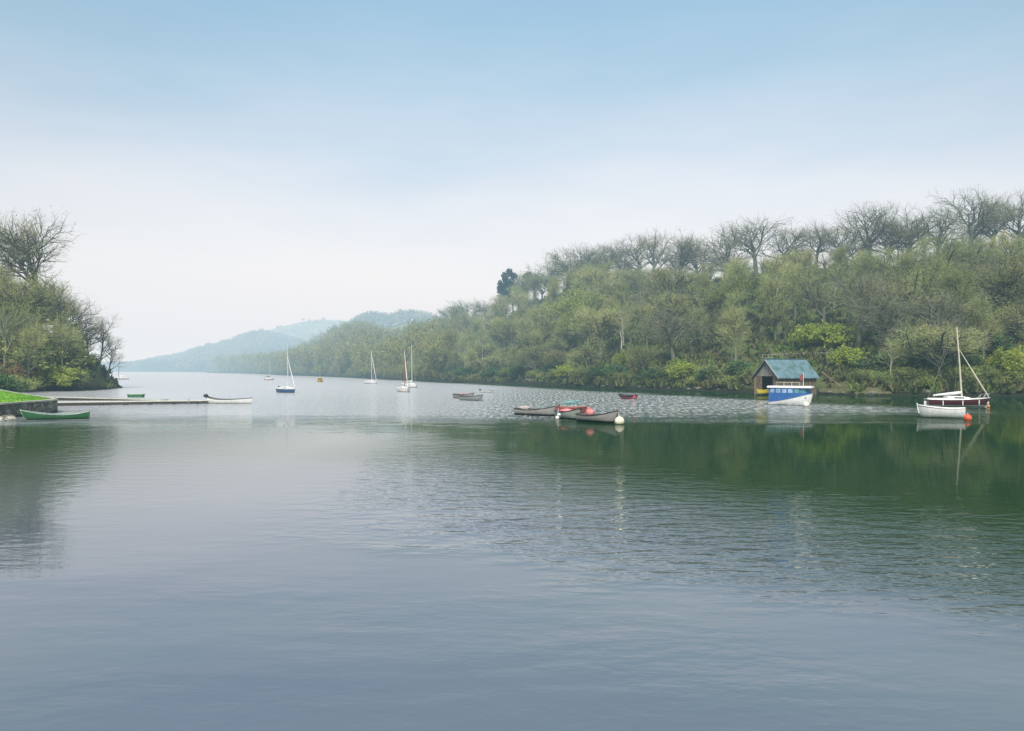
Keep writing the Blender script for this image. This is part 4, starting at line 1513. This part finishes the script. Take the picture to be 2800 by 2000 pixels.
# -- pair of rowing boats, small buoy, pale dinghy
t1, fn = rowboat('rowing_boat', 'weathered grey rowing boat at the back of the small moored pair', at(1269, 1090), radians(-46), 4.0, 1.45, (.28, .27, .25), (.045, .045, .045), group='rowing boats on the mooring', fb=.5)
t2, fn = rowboat('rowing_boat', 'weathered green grey rowing boat at the front of the small moored pair', at(1290, 1095.5), radians(-40), 3.8, 1.45, (.25, .28, .26), (.03, .035, .035), group='rowing boats on the mooring', fb=.5)
RED = paint('faded_red', (.40, .13, .11), .7, .25)
PINK = paint('pink_cover', (.62, .19, .18), .75, .25, 2, (.72, .42, .42), .5)
o = MB().blob((0, 0, 0), (.6, .38, .22), 4, .35).build('folded_cover', RED, loc=t1.location + Vector((-.1, 0, .48)), smooth=True)
tag(o, 'dull red folded cover lying in the back boat of the small pair', 'cover')
o = tag(MB().ball((0, 0, .06), .2, 14).tube([(0, 0, .24), (0, 0, .34)], .03, 6).build('mooring_buoy', paint('grey_buoy', (.16, .15, .17), .5), loc=at(1317, 1097), smooth=True), 'tiny dark buoy beside the small pair of rowing boats', 'buoy', 'mooring buoys')
PALE = paint('pale_dinghy', (.70, .70, .66), .5, .1)
t, fn = rowboat('dinghy', 'pale empty dinghy with a thin grey rim and dark motor', at(1333, 1074.5), radians(-8), 2.3, 1.3, (.68, .68, .65), (.40, .40, .40), rim=paint('grey_rim', (.22, .22, .22), .6), inside_=PALE, fb=.30, sb=.08, post=False, tr=.8, bow=3.2)
outboard(t, fn, BLACK, 0, .75)

# -- the four moored rowing boats in mid-lake
GREYHULL = (.34, .33, .31)
tA, fnA = rowboat('rowing_boat', 'grey rowing boat at the outer end of the moored row with its bow raised', at(1470, 1136.5), radians(-38), 4.7, 1.55, GREYHULL, (.03, .035, .035), group='rowing boats on the mooring', fb=.50, sb=.46, zline=.16)
tD, fnD = rowboat('rowing_boat', 'dark red rowing boat tucked behind the grey boats', at(1562, 1139), radians(-14), 2.8, 1.3, (.30, .09, .08), (.05, .03, .03), rim=RED, inside_=RED, group='rowing boats on the mooring', fb=.78, sb=.08)
tB, fnB = rowboat('rowing_boat', 'grey green rowing boat in the middle of the moored row', at(1557, 1146), radians(-66), 3.9, 1.4, (.33, .36, .32), (.03, .04, .035), group='rowing boats on the mooring', fb=.55, sb=.40, zline=.14)
tC, fnC = rowboat('rowing_boat', 'grey rowing boat nearest the cream buoy with a tall dark stem', at(1636, 1155), radians(-50), 4.1, 1.5, GREYHULL, (.025, .032, .025), group='rowing boats on the mooring', fb=.52, sb=.46, zline=.15)


def on_boat(t, v):
    return t.location + Matrix.Rotation(t.rotation_euler.z, 3, 'Z') @ Vector(v)


o = MB().ball((0, 0, 0), .35, 18, 0, .92).tube([(0, 0, .32), (0, 0, .45)], .07, 8).build('pink_float', PINK, smooth=True, loc=on_boat(tC, (-.95, .05, .72)))
tag(o, 'big pink red mooring float carried in the boat nearest the cream buoy', 'float')
o = MB().blob((0, 0, 0), (.55, .42, .22), 9, .3).build('folded_cover', PINK, smooth=True, loc=on_boat(tB, (-.5, 0, .62)))
tag(o, 'salmon red folded cover lying in the middle boat of the moored row', 'cover')
o = MB().blob((0, 0, 0), (.55, .4, .24), 6, .3).build('folded_cover', paint('dusty_cover', (.42, .36, .36), .9, .2), smooth=True, loc=on_boat(tA, (-1.5, 0, .60)))
tag(o, 'dusty mauve bundle of covers heaped in the stern of the outermost grey boat', 'cover')
fb_ = MB()
fb_.ball((0, 0, 0), .17, 14).ball((.16, 0, .26), .13, 12).tube([(0, 0, .2), (.1, .0, .75)], .02, 5)
o = fb_.build('fender', WHITE, smooth=True, loc=at(1524, 1147) + Vector((0, 0, .12)))
tag(o, 'white plastic fenders floating between the grey rowing boats', 'fender')
o, fn = rowboat('dinghy', 'faint turquoise dinghy floating beyond the dark red rowing boat', at(1562, 1105), radians(5), 1.9, 1.1, (.30, .55, .52), (.2, .4, .4), rim=paint('turquoise_rim', (.25, .5, .48), .6), inside_=paint('turquoise_in', (.2, .42, .42), .7), fb=.28, sb=.1, post=False, tr=.8)

def buoy(name, label, px, py, r, mat, ring=None, group='mooring buoys', z=.55):
    t = thing(name, label, 'buoy', at(px, py), 0, group)
    MB().ball((0, 0, r * z), r, 20).build('float', mat, t, smooth=True)
    mb = MB().tube([(0, 0, r * (z + .95)), (0, 0, r * (z + 1.15))], r * .16, 8)
    mb.tube([(r * .16 * cos(q * pi / 4), 0, r * (z + 1.25) + r * .16 * sin(q * pi / 4)) for q in range(9)], r * .035, 5, cap=False)
    mb.build('ring', ring or ALU, t)
    MB().lathe([(r * .80, r * .0), (r * .86, r * .04), (r * .9, r * .12), (r * .86, r * .13)], 20).build('waterline_band', paint('algae_and_reflection_tone', (.14, .13, .04), .8), t)
    return t


buoy('mooring_buoy', 'large round cream buoy beside the bow of the nearest grey rowing boat', 1694, 1160, .37, paint('cream_buoy', (.82, .78, .58), .45, .08))
buoy('mooring_buoy', 'cream buoy touching the bow of the blue passenger launch', 2204, 1112, .36, CREAM)
buoy('mooring_buoy', 'orange red buoy at the transom of the white rowing dinghy', 2646, 1149, .31, paint('orange_buoy', (.80, .10, .035), .45, .12, 2, (.85, .35, .2), .3))
buoy('mooring_buoy', 'white buoy under the bow of the maroon sailing boat', 2695, 1106.5, .36, CREAM)
buoy('mooring_buoy', 'small orange pickup buoy below the white buoy at the maroon bow', 2702.5, 1113.5, .17, paint('orange_pickup', (.75, .25, .10), .5, .15))

# red and black dinghy
REDP = paint('bright_red', (.66, .12, .14), .45, .2, 2, (.8, .5, .5), .4)
t, fn = rowboat('dinghy', 'small red and black inflatable dinghy with a motor, beyond the cream buoy', at(1715, 1091), radians(142), 2.5, 1.4, (.62, .14, .15), (.30, .06, .08), rim=BLACK, inside_=BLACK, fb=.40, sb=.18, post=False, tr=.82, bow=3)
mb = MB()
for side in (-1, 1):
    mb.tube([hull_pt(fn, i / 14, 1, side) + Vector((0, side * .05, 0)) for i in range(15)], .15, 8)
mb.build('buoyancy_tube', BLACK, t, smooth=True)
MB().box((-1.27, 0, .36), (.05, .95, .5)).build('transom', REDP, t)
outboard(t, fn, paint('grey_cowl', (.12, .14, .16), .4), 0, .8)

# ------------------------------------------------------------------ passenger launch
t = thing('passenger_launch', 'blue and white passenger launch with a flat white roof moored before the boathouse', 'launch', at(2163, 1108), radians(-31))
L, B = 4.75, 2.0
fn = hull_fn(L, B, .42, .3, 1.02, .0, .82, 2.6, .25, 1.35, .0)
make_hull(fn, t, hull_paint('launch_hull', (.80, .81, .79), (.05, .09, .10), .03), open_=False)
make_deck(fn, t, WHITE)
BLUE = paint('launch_blue', (.025, .11, .33), .35, .2, 2, (.05, .2, .35), .3)
BLUE2 = paint('launch_blue_frame', (.02, .09, .28), .4, .2)
TEAL = paint('teal_pane', (.10, .28, .30), .15, .25, 3, (.3, .5, .5), .4)
PANE = paint('cabin_pane', (.28, .42, .60), .15, .4, 2.5, (.06, .15, .34), .8)
NS = 16
for side in (-1, 1):
    V, fs = [], []
    for i in range(NS):
        s = .015 + .93 * i / (NS - 1)
        q = hull_pt(fn, s, 1, side)
        V += [q + Vector((0, side * .008, -.02)), Vector((q.x, q.y * .985, 1.98))]
    for i in range(NS - 1):
        fs.append((2 * i, 2 * i + 2, 2 * i + 3, 2 * i + 1))
    cs = MB().add(V, fs).build('cabin_side', BLUE, t)
    md = cs.modifiers.new('thick', 'SOLIDIFY')
    md.thickness = .04
    md.offset = -side
    for k in range(6):
        s0, s1 = .05 + k * .142, .05 + k * .142 + .105
        Vw = []
        for s in (s0, (s0 + s1) / 2, s1):
            q = hull_pt(fn, s, 1, side)
            y = q.y * .988 + side * .055
            Vw += [Vector((q.x, y, 1.42)), Vector((q.x, y, 1.86))]
        MB().add(Vw, [(0, 2, 3, 1), (2, 4, 5, 3)]).build('window', TEAL if k > 3 else PANE, t)
    # rubbing strake under the blue
    MB().tube([hull_pt(fn, i / 18, 1, side) + Vector((0, side * .03, -.03)) for i in range(19)], .035, 6).build('rubbing_strake', BLUE2, t)
    # emblem on the bow shoulder
    q = hull_pt(fn, .86, .80, side)
    q2 = hull_pt(fn, .84, .80, side)
    d = (q - q2).normalized()
    n = Vector((d.y, -d.x, 0)) * (1 if side < 0 else -1)
    Vd = [q + n * .03 + d * (.10 * cos(2 * pi * k / 14)) + Vector((0, 0, .07 * sin(2 * pi * k / 14))) for k in range(14)]
    MB().add(Vd, [tuple(range(14))]).build('emblem', BLUE2, t)
# stern and front bulkheads
q0 = hull_pt(fn, .02, 1, 1)
MB().box((q0.x + .03, 0, 1.25), (.04, q0.y * 1.92, 1.46)).build('stern_panel', BLUE, t)
q1 = hull_pt(fn, .93, 1, 1)
fr = MB()
for y in (-1, -.33, .33, 1):
    fr.box((q1.x, y * q1.y * .92, 1.5), (.06, .06, .98))
fr.box((q1.x, 0, 1.12), (.05, q1.y * 1.85, .34))
fr.build('windscreen_frame', WHITE, t)
MB().box((q1.x + .01, 0, 1.62), (.02, q1.y * 1.75, .64)).build('windscreen', GLASS, t)
Vr, fs = [], []
NS = 24
out_ = []
for i in range(NS):
    s = 1.0 * i / (NS - 1)
    hb = 1.08 * (1 - max(0, (s - .7) / .3) ** 3 * .25) * (1 if s > .04 else .93)
    out_.append((-L / 2 - .10 + s * (L + .12), hb))
ring_ = [(x, y) for x, y in out_] + [(x, -y) for x, y in out_[::-1]]
n = len(ring_)
Vr = [(x, y, 1.98) for x, y in ring_] + [(x, y, 2.12) for x, y in ring_] + [(x * .985, y * .93, 2.19) for x, y in ring_]
fs = [tuple(range(n - 1, -1, -1)), tuple(2 * n + k for k in range(n))]
for r_ in (0, 1):
    fs += [(r_ * n + k, r_ * n + (k + 1) % n, (r_ + 1) * n + (k + 1) % n, (r_ + 1) * n + k) for k in range(n)]
MB().add(Vr, fs).build('roof', WHITE, t, smooth=True)
mb = MB().tube([(-1.5, -.7, 2.62), (1.05, -.7, 2.62)], .025, 6)
for x in (-1.5, -.65, .2, 1.05):
    mb.tube([(x, -.7, 2.17), (x, -.7, 2.62)], .02, 6)
mb.build('roof_rail', PALE_SPAR, t)
MB().tube([(1.4, -.2, 2.17), (1.4, -.2, 3.75)], [.03, .02], 6).build('flagpole', WHITE, t)
mb = MB()
Vf = []
for i in range(6):
    Vf += [(1.37 - .075 * i, -.2 + .05 * sin(i * 1.3), 3.66 - .06 * i), (1.37 - .07 * i, -.2 + .06 * sin(i * 1.3 + .4), 3.05 - .07 * i)]
mb.add(Vf, [(2 * i, 2 * i + 2, 2 * i + 3, 2 * i + 1) for i in range(5)])
mb.build('flag', paint('red_flag', (.25, .07, .06), .8, .2), t)

# ------------------------------------------------------------------ white rowing dinghy and maroon sailing boat
t, fn = rowboat('rowing_dinghy', 'clean white rowing dinghy lying in front of the maroon sailing boat', at(2573, 1142), radians(180 - 26), 3.6, 1.45, (.82, .82, .79), (.22, .20, .08), rim=WHITE, inside_=paint('pale_green_inside', (.42, .50, .45), .6), fb=.80, sb=.26, ss=.05, zline=.03, tr=.75, rake=.15, bow=2.6, post=False)
stem_post(fn, t, WHITE, .14, .05)
MB().tube([hull_pt(fn, i / 18, .99, -1) + Vector((0, -.03, -.05)) for i in range(19)], .02, 5).build('rubbing_strake', VARN, t)

t, fn = sailboat('maroon sailing boat with white cabin and cream mast lying off the far shore', at(2620, 1111), radians(-7), 6.7, 2.2, (.085, .018, .022), (.50, .50, .48), 8.8, mast=PALE_SPAR, cover=SAILW, jib='spar', rake=.062,
                 fb=.72, zline=.14, boom_up=-.09, furl_at=.70, thick=1.5, cab_s=(.30, .66), trim=WHITE)
mb = MB()
for side in (-1, 1):
    pts = []
    for q in range(7):
        s = .84 + .15 * q / 6
        h = hull_pt(fn, s, 1, side)
        pts.append(h + Vector((0, 0, .46 * sin(min(1, q / 3) * pi / 2))))
    mb.tube(pts, .018, 5)
    for s in (.88, .95):
        h = hull_pt(fn, s, 1, side)
        mb.tube([h, h + Vector((0, 0, .42))], .015, 5)
mb.build('pulpit', ALU, t)
for s in (.20, .50, .77):
    h = hull_pt(fn, s, .92, -1)
    MB().tube([h + Vector((0, -.11, .06)), h + Vector((0, -.11, -.12)), h + Vector((0, -.11, -.50))], [.03, .06, .05], 8).build('fender', WHITE, t, smooth=True)

# white boat at the end of the jetty, with its motor
p0, p1 = at(571, 1103.5), at(690, 1104)
mid = (p0 + p1) / 2
t, fn = rowboat('open_boat', 'long low white open boat tied to the end of the front jetty', mid, math.atan2(p1.y - p0.y, p1.x - p0.x), (p1 - p0).length, 1.6, (.80, .80, .76), (.30, .30, .20), rim=DARK, inside_=paint('dull_grey_inside', (.22, .23, .22), .8), fb=.48, sb=.20, ss=.26, tr=.55, zline=.05, post=False, rake=.05, bow=2.4)  # inside is one even dull grey
outboard(t, fn, BLACK, -.5, 1.3)

# green rowing boat by the quay
p0, p1 = at(56, 1148.5), at(244, 1145)
mid = (p0 + p1) / 2
t, fn = rowboat('skiff', 'green skiff with a blue inside moored under the quay wall', mid, math.atan2(p0.y - p1.y, p0.x - p1.x), (p1 - p0).length, 1.45, (.035, .15, .055), (.012, .045, .02), rim=paint('pale_green_rim', (.34, .44, .34), .6, .3), inside_=paint('blue_inside', (.09, .19, .30), .7, .3), fb=.36, sb=.42, ss=.22, tr=.5, zline=.04, post=True, rake=.3)
MB().box((-.9, 0, .33), (1.2, .85, .03)).build('blue_mat', paint('blue_mat', (.12, .28, .45), .8), t)

# green punt moored behind the back jetty
p = at(372, 1086.5)
t = thing('punt', 'short green flat ended punt floating behind the back jetty', 'punt', p, radians(4))
mb = MB()
for (x0, z) in ((0, 0),):
    V = [(-.95, -.5, -.1), (.95, -.5, -.1), (.95, .5, -.1), (-.95, .5, -.1), (-1.08, -.55, .40), (1.08, -.55, .40), (1.08, .55, .40), (-1.08, .55, .40), (-1.02, -.49, .40), (1.02, -.49, .40), (1.02, .49, .40), (-1.02, .49, .40), (-.9, -.44, .1), (.9, -.44, .1), (.9, .44, .1), (-.9, .44, .1)]
    fs = [(3, 2, 1, 0)]
    for r_ in (0, 4, 8):
        fs += [(r_ + k, r_ + (k + 1) % 4, r_ + 4 + (k + 1) % 4, r_ + 4 + k) for k in range(4)]
    fs.append((12, 13, 14, 15))
    mb.add(V, fs)
mb.build('hull', paint('punt_green', (.03, .14, .055), .5, .3), t)
MB().tube([(-1.08, -.55, .42), (1.08, -.55, .42), (1.08, .55, .42), (-1.08, .55, .42), (-1.08, -.55, .42)], .045, 6).build('gunwale', paint('punt_rim', (.25, .42, .25), .6), t)
MB().box((0, 0, .32), (.3, .95, .04)).build('thwart', GREYIN, t)

# ------------------------------------------------------------------ boathouse
yaw_view = math.atan2((2150 - CX), F)
W_, LEN, EV, RG = 5.0, 8.6, 3.0, 5.55
fc = at(2096, 1080)          # middle of the front at the waterline
alpha = radians(42)
dview = Vector((-sin(yaw_view), -cos(yaw_view), 0))
nf = Matrix.Rotation(-alpha, 3, 'Z') @ dview          # front looks this way
t = thing('boathouse', 'timber boathouse with a blue green slate roof standing in the water', 'boathouse', fc, math.atan2(-nf.y, -nf.x))
# local x runs from the front (0) into the house, y to its side
STONEW = paint('boathouse_wall', (.17, .13, .085), .9, .4, 1.5, (.10, .10, .06), .6)
BOARD = wood('grey_boards', (.25, .26, .26), .85, (6, 6, .4))
POSTM = wood('tan_post', (.27, .20, .13), .8, (5, 5, .5))
SLATE, nt, b = nodes_of('slate_roof')
tc = N(nt, 'ShaderNodeTexCoord')
br = N(nt, 'ShaderNodeTexBrick')
br.inputs['Scale'].default_value = 1.0
br.inputs['Brick Width'].default_value = .34
br.inputs['Row Height'].default_value = .26
br.inputs['Mortar Size'].default_value = .012
br.inputs['Color1'].default_value = (.105, .19, .23, 1)
br.inputs['Color2'].default_value = (.16, .26, .30, 1)
br.inputs['Mortar'].default_value = (.05, .09, .10, 1)
nt.links.new(tc.outputs['UV'], br.inputs['Vector'])
n1 = tex_noise(nt, tc.outputs['Object'], .8, 4, .6)
c = mixc(nt, math_node(nt, 'MULTIPLY', map_range(nt, n1.outputs[0], .45, .65), .8), br.outputs[0], (.05, .11, .085))
nt.links.new(c, b.inputs['Base Color'])
b.inputs['Roughness'].default_value = .55
hw = W_ / 2
op0, op1, oph = -1.3, 1.15, 2.96       # boat opening across y
DARKIN = paint('dark_inside', (.03, .028, .024), .95, .3)


def wallbox(x0, x1, y0, y1, z0, z1, mb):
    return mb.box(((x0 + x1) / 2, (y0 + y1) / 2, (z0 + z1) / 2), (x1 - x0, y1 - y0, z1 - z0))


mb = MB()
wallbox(.25, LEN, -hw, -hw + .22, -1, EV, mb)
wallbox(.25, LEN, hw - .22, hw, -1, EV, mb)
wallbox(LEN - .2, LEN, -hw + .22, hw - .22, -1, EV, mb)
mb.build('side_wall', STONEW, t)
mb = MB()
wallbox(0, .25, -hw, op0, -1, EV, mb)
mb.build('front_wall', STONEW, t)
wallbox(0, .25, op1, hw, -1, EV, MB()).build('front_wall', STONEW, t)
gm = MB()
gm.add([(.03, -hw, EV), (.03, hw, EV), (.03, 0, RG - .12), (.18, -hw, EV), (.18, hw, EV), (.18, 0, RG - .12)], [(0, 2, 1), (3, 4, 5), (0, 1, 4, 3), (1, 2, 5, 4), (2, 0, 3, 5)])
wallbox(.03, .18, op0, op1, oph, EV - .003, gm)
gm.build('gable', BOARD, t)
sm_ = MB()
for y in (-1.35, -.35, .35, 1.35):
    top = EV + (RG - .12 - EV) * (1 - abs(y) / hw)
    wallbox(-.03, .028, y - .08, y + .08, EV + .02, top - .1, sm_)
sm_.build('gable_studs', POSTM, t)
for y in (-hw + .13, hw - .13):
    MB().box((-.06, y, 1.0), (.12, .24, 4.0)).build('corner_post', POSTM, t)
mb = MB()
wallbox(.3, LEN - .3, -hw + .25, hw - .25, -.5, -.2, mb)
mb.build('inside_floor', DARKIN, t)
# roof slopes with a slight overhang
ov, oe = .38, .40
for side in (-1, 1):
    sl = (RG - EV) / hw
    y1 = side * (hw + oe)
    z1 = EV - sl * oe
    V = [(-ov, 0, RG), (LEN + ov, 0, RG), (LEN + ov, y1, z1), (-ov, y1, z1)]
    V += [(x, y, z + .13) for x, y, z in V]
    fs = [(0, 1, 2, 3), (7, 6, 5, 4), (0, 4, 5, 1), (1, 5, 6, 2), (2, 6, 7, 3), (3, 7, 4, 0)]
    o = MB().add(V, fs).build('roof', SLATE, t)
    uv = o.data.uv_layers.new(name='UVMap')
    for li, lp in enumerate(o.data.loops):
        co = o.data.vertices[lp.vertex_index].co
        uv.data[li].uv = (co.x, math.hypot(co.y, co.z - RG))
    M_ = MB()
    a, b2 = Vector((-ov - .03, 0, RG + .02)), Vector((-ov - .03, y1, z1 + .02))
    M_.tube([a, b2], .11, 4).build('barge_board', paint('barge', (.24, .27, .26), .7, .2), t)
MB().tube([(-ov, 0, RG + .15), (LEN + ov, 0, RG + .15)], .10, 6).build('ridge_tile', paint('ridge', (.06, .12, .13), .7, .2), t)
mb = MB()
for x in (1.2, 3.0, 5.0, 7.0):
    mb.box((x, hw + .02, 1.3), (.12, .06, 3.0))
    mb.box((x, -hw - .02, 1.3), (.12, .06, 3.0))
mb.build('wall_posts', BOARD, t)

# yellow boat poking out of the boathouse mouth
p = fc + nf * .9
p.z = 0
t, fn = rowboat('yellow_boat', 'bright yellow boat poking out of the boathouse mouth', p + Vector((.15, -.25, 0)), math.atan2(nf.y, nf.x) + .2, 4.2, 1.5, (.70, .56, .06), (.12, .12, .10), rim=YEL, inside_=paint('yellow_inside', (.5, .4, .06), .7), fb=.75, sb=.2, zline=.25, tr=.7)

# gangway timbers leaning against the back corner
side_n = Matrix.Rotation(radians(90) - alpha, 3, 'Z') @ dview
bc = fc - nf * (LEN + .6) + side_n * (hw + .6)
o = MB().tube([bc + Vector((0, 0, 3.6)), bc + side_n * 3.4 - nf * .3 + Vector((0, 0, 1.3))], .07, 6).build('leaning_pole', POSTM)
tag(o, 'pale pole leaning down from the back corner of the boathouse', 'pole')

# post-and-rail fence on the slope over the boathouse
t = None
FENCE = wood('fence_rail', (.32, .31, .23), .85)
f0 = near_pt(2085, .165)
t = thing('rail_fence', 'pale post and rail fence along the slope above the boathouse', 'fence', f0)
pts = [near_pt(px, .165) - f0 for px in range(2085, 2341, 16)]
for q in pts:
    MB().box((q.x, q.y, q.z + .6), (.12, .12, 1.3)).build('post', FENCE, t)
for k, z in enumerate((.5, 1.05)):
    MB().tube([q + Vector((0, -.09, z)) for q in pts], .055, 5).build('rail', FENCE, t)

# low stone retaining wall on the far shore and the sandy bank beside it
t = thing('shore_wall', 'low grey stone retaining wall on the far shore behind the sailing boat', 'wall', near_pt(2440, 0.0))
b0 = near_pt(2440, 0)
mb = MB()
V = []
for px in range(2440, 2700, 12):
    a = near_pt(px, .006)
    c_ = near_pt(px, .022)
    top = .95 + .12 * mnoise.noise(Vector((px * .03, 0, 0)))
    V += [(a.x - b0.x, a.y - b0.y, -1.2 - b0.z), (a.x - b0.x, a.y - b0.y, top - b0.z), (c_.x - b0.x, c_.y - b0.y, top - b0.z)]
n = len(V) // 3
mb.add(V, [f for i in range(n - 1) for f in ((3 * i, 3 * i + 3, 3 * i + 4, 3 * i + 1), (3 * i + 1, 3 * i + 4, 3 * i + 5, 3 * i + 2))])
mb.build('wall', STONE, t)
SAND = ground_mat('sandy_bank', [(.12, .15, .055), (.19, .165, .09), (.075, .11, .035)], .5)
V = []
tt = (-.01, .004, .012, .022, .032, .045)
pr = list(range(2236, 2446, 7))
for q in tt:
    for px in pr:
        p = near_pt(px, q)
        e = min(1, (px - 2236) / 30, (2443 - px) / 30)
        hump = (.04 + .25 * mnoise.noise(Vector((px * .05, q * 60, 0)))) * max(0, e) if q > 0 else 0
        V.append((p.x, p.y, p.z + .02 + max(0, hump) - (0 if 0 < tt.index(q) < 5 and e > 0 else .1)))
me = np_mesh('shore', V, grid_faces(len(tt), len(pr)), SAND, smooth=True)
tag(link('shore', me), 'sandy grass tufted bank at the water beside the boathouse', kind='structure')

# mooring ropes from boats to their buoys
def rope(label, a, b_, sag):
    pts = [a.lerp(b_, q / 8) - Vector((0, 0, sag * sin(pi * q / 8))) for q in range(9)]
    o = MB().tube([p - a for p in pts], .018, 5).build('mooring_rope', ROPE, loc=a)
    tag(o, label, 'rope', 'mooring ropes')


rope('thin rope from the bow of the grey rowing boat to the large cream buoy', on_boat(tC, (2.05, 0, .95)), at(1694, 1160) + Vector((0, 0, .55)), .2)
rope('thin rope from the bow of the passenger launch to its cream buoy', at(2222, 1111) + Vector((0, 0, 1.1)), at(2204, 1112) + Vector((0, 0, .6)), .15)

# stones along the far waterline
rk = random.Random(21)
px = 1650.0
while px < 2790:
    if not 2040 < px < 2240 and not 2440 < px < 2700:
        p = near_pt(px, rk.uniform(.000, .008))
        sz = rk.uniform(.25, .6)
        o = MB().blob((0, 0, 0), (sz * 1.4, sz, sz * .7), int(px), .4).build('shore_stone', STONE, loc=(p.x, p.y, p.z * .5 + .1))
        tag(o, f'dark stone on the far waterline {sector(px)}', 'stone', 'stones at the foot of the far bank ' + sector(px))
    px += rk.uniform(25, 60)
# a fallen branch dipping into the water
for px, rz, lab in ((1985, 2.4, 'fallen bare branch dipping into the water before the boathouse'), (1440, 2.9, 'fallen bare branch at the waterline beyond the grey rowing boats')):
    p = near_pt(px, .012)
    r_ = random.Random(px)
    mb = MB().tube([(0, 0, .6), (1.2, .1, .35), (2.6, -.1, .12), (3.6, 0, -.1)], [.12, .09, .06, .03], 6)
    for k in range(9):
        u = r_.uniform(.5, 3.2)
        mb.tube([(u, 0, .45 - u * .14), (u + .5, r_.uniform(-.6, .6), r_.uniform(.2, .8)), (u + .9, r_.uniform(-.9, .9), r_.uniform(.1, 1.1))], [.03, .02, .01], 4)
    o = mb.build('fallen_branch', BARK_PALE, loc=p)
    o.rotation_euler.z = -rz + pi / 2
    tag(o, lab, 'branch')
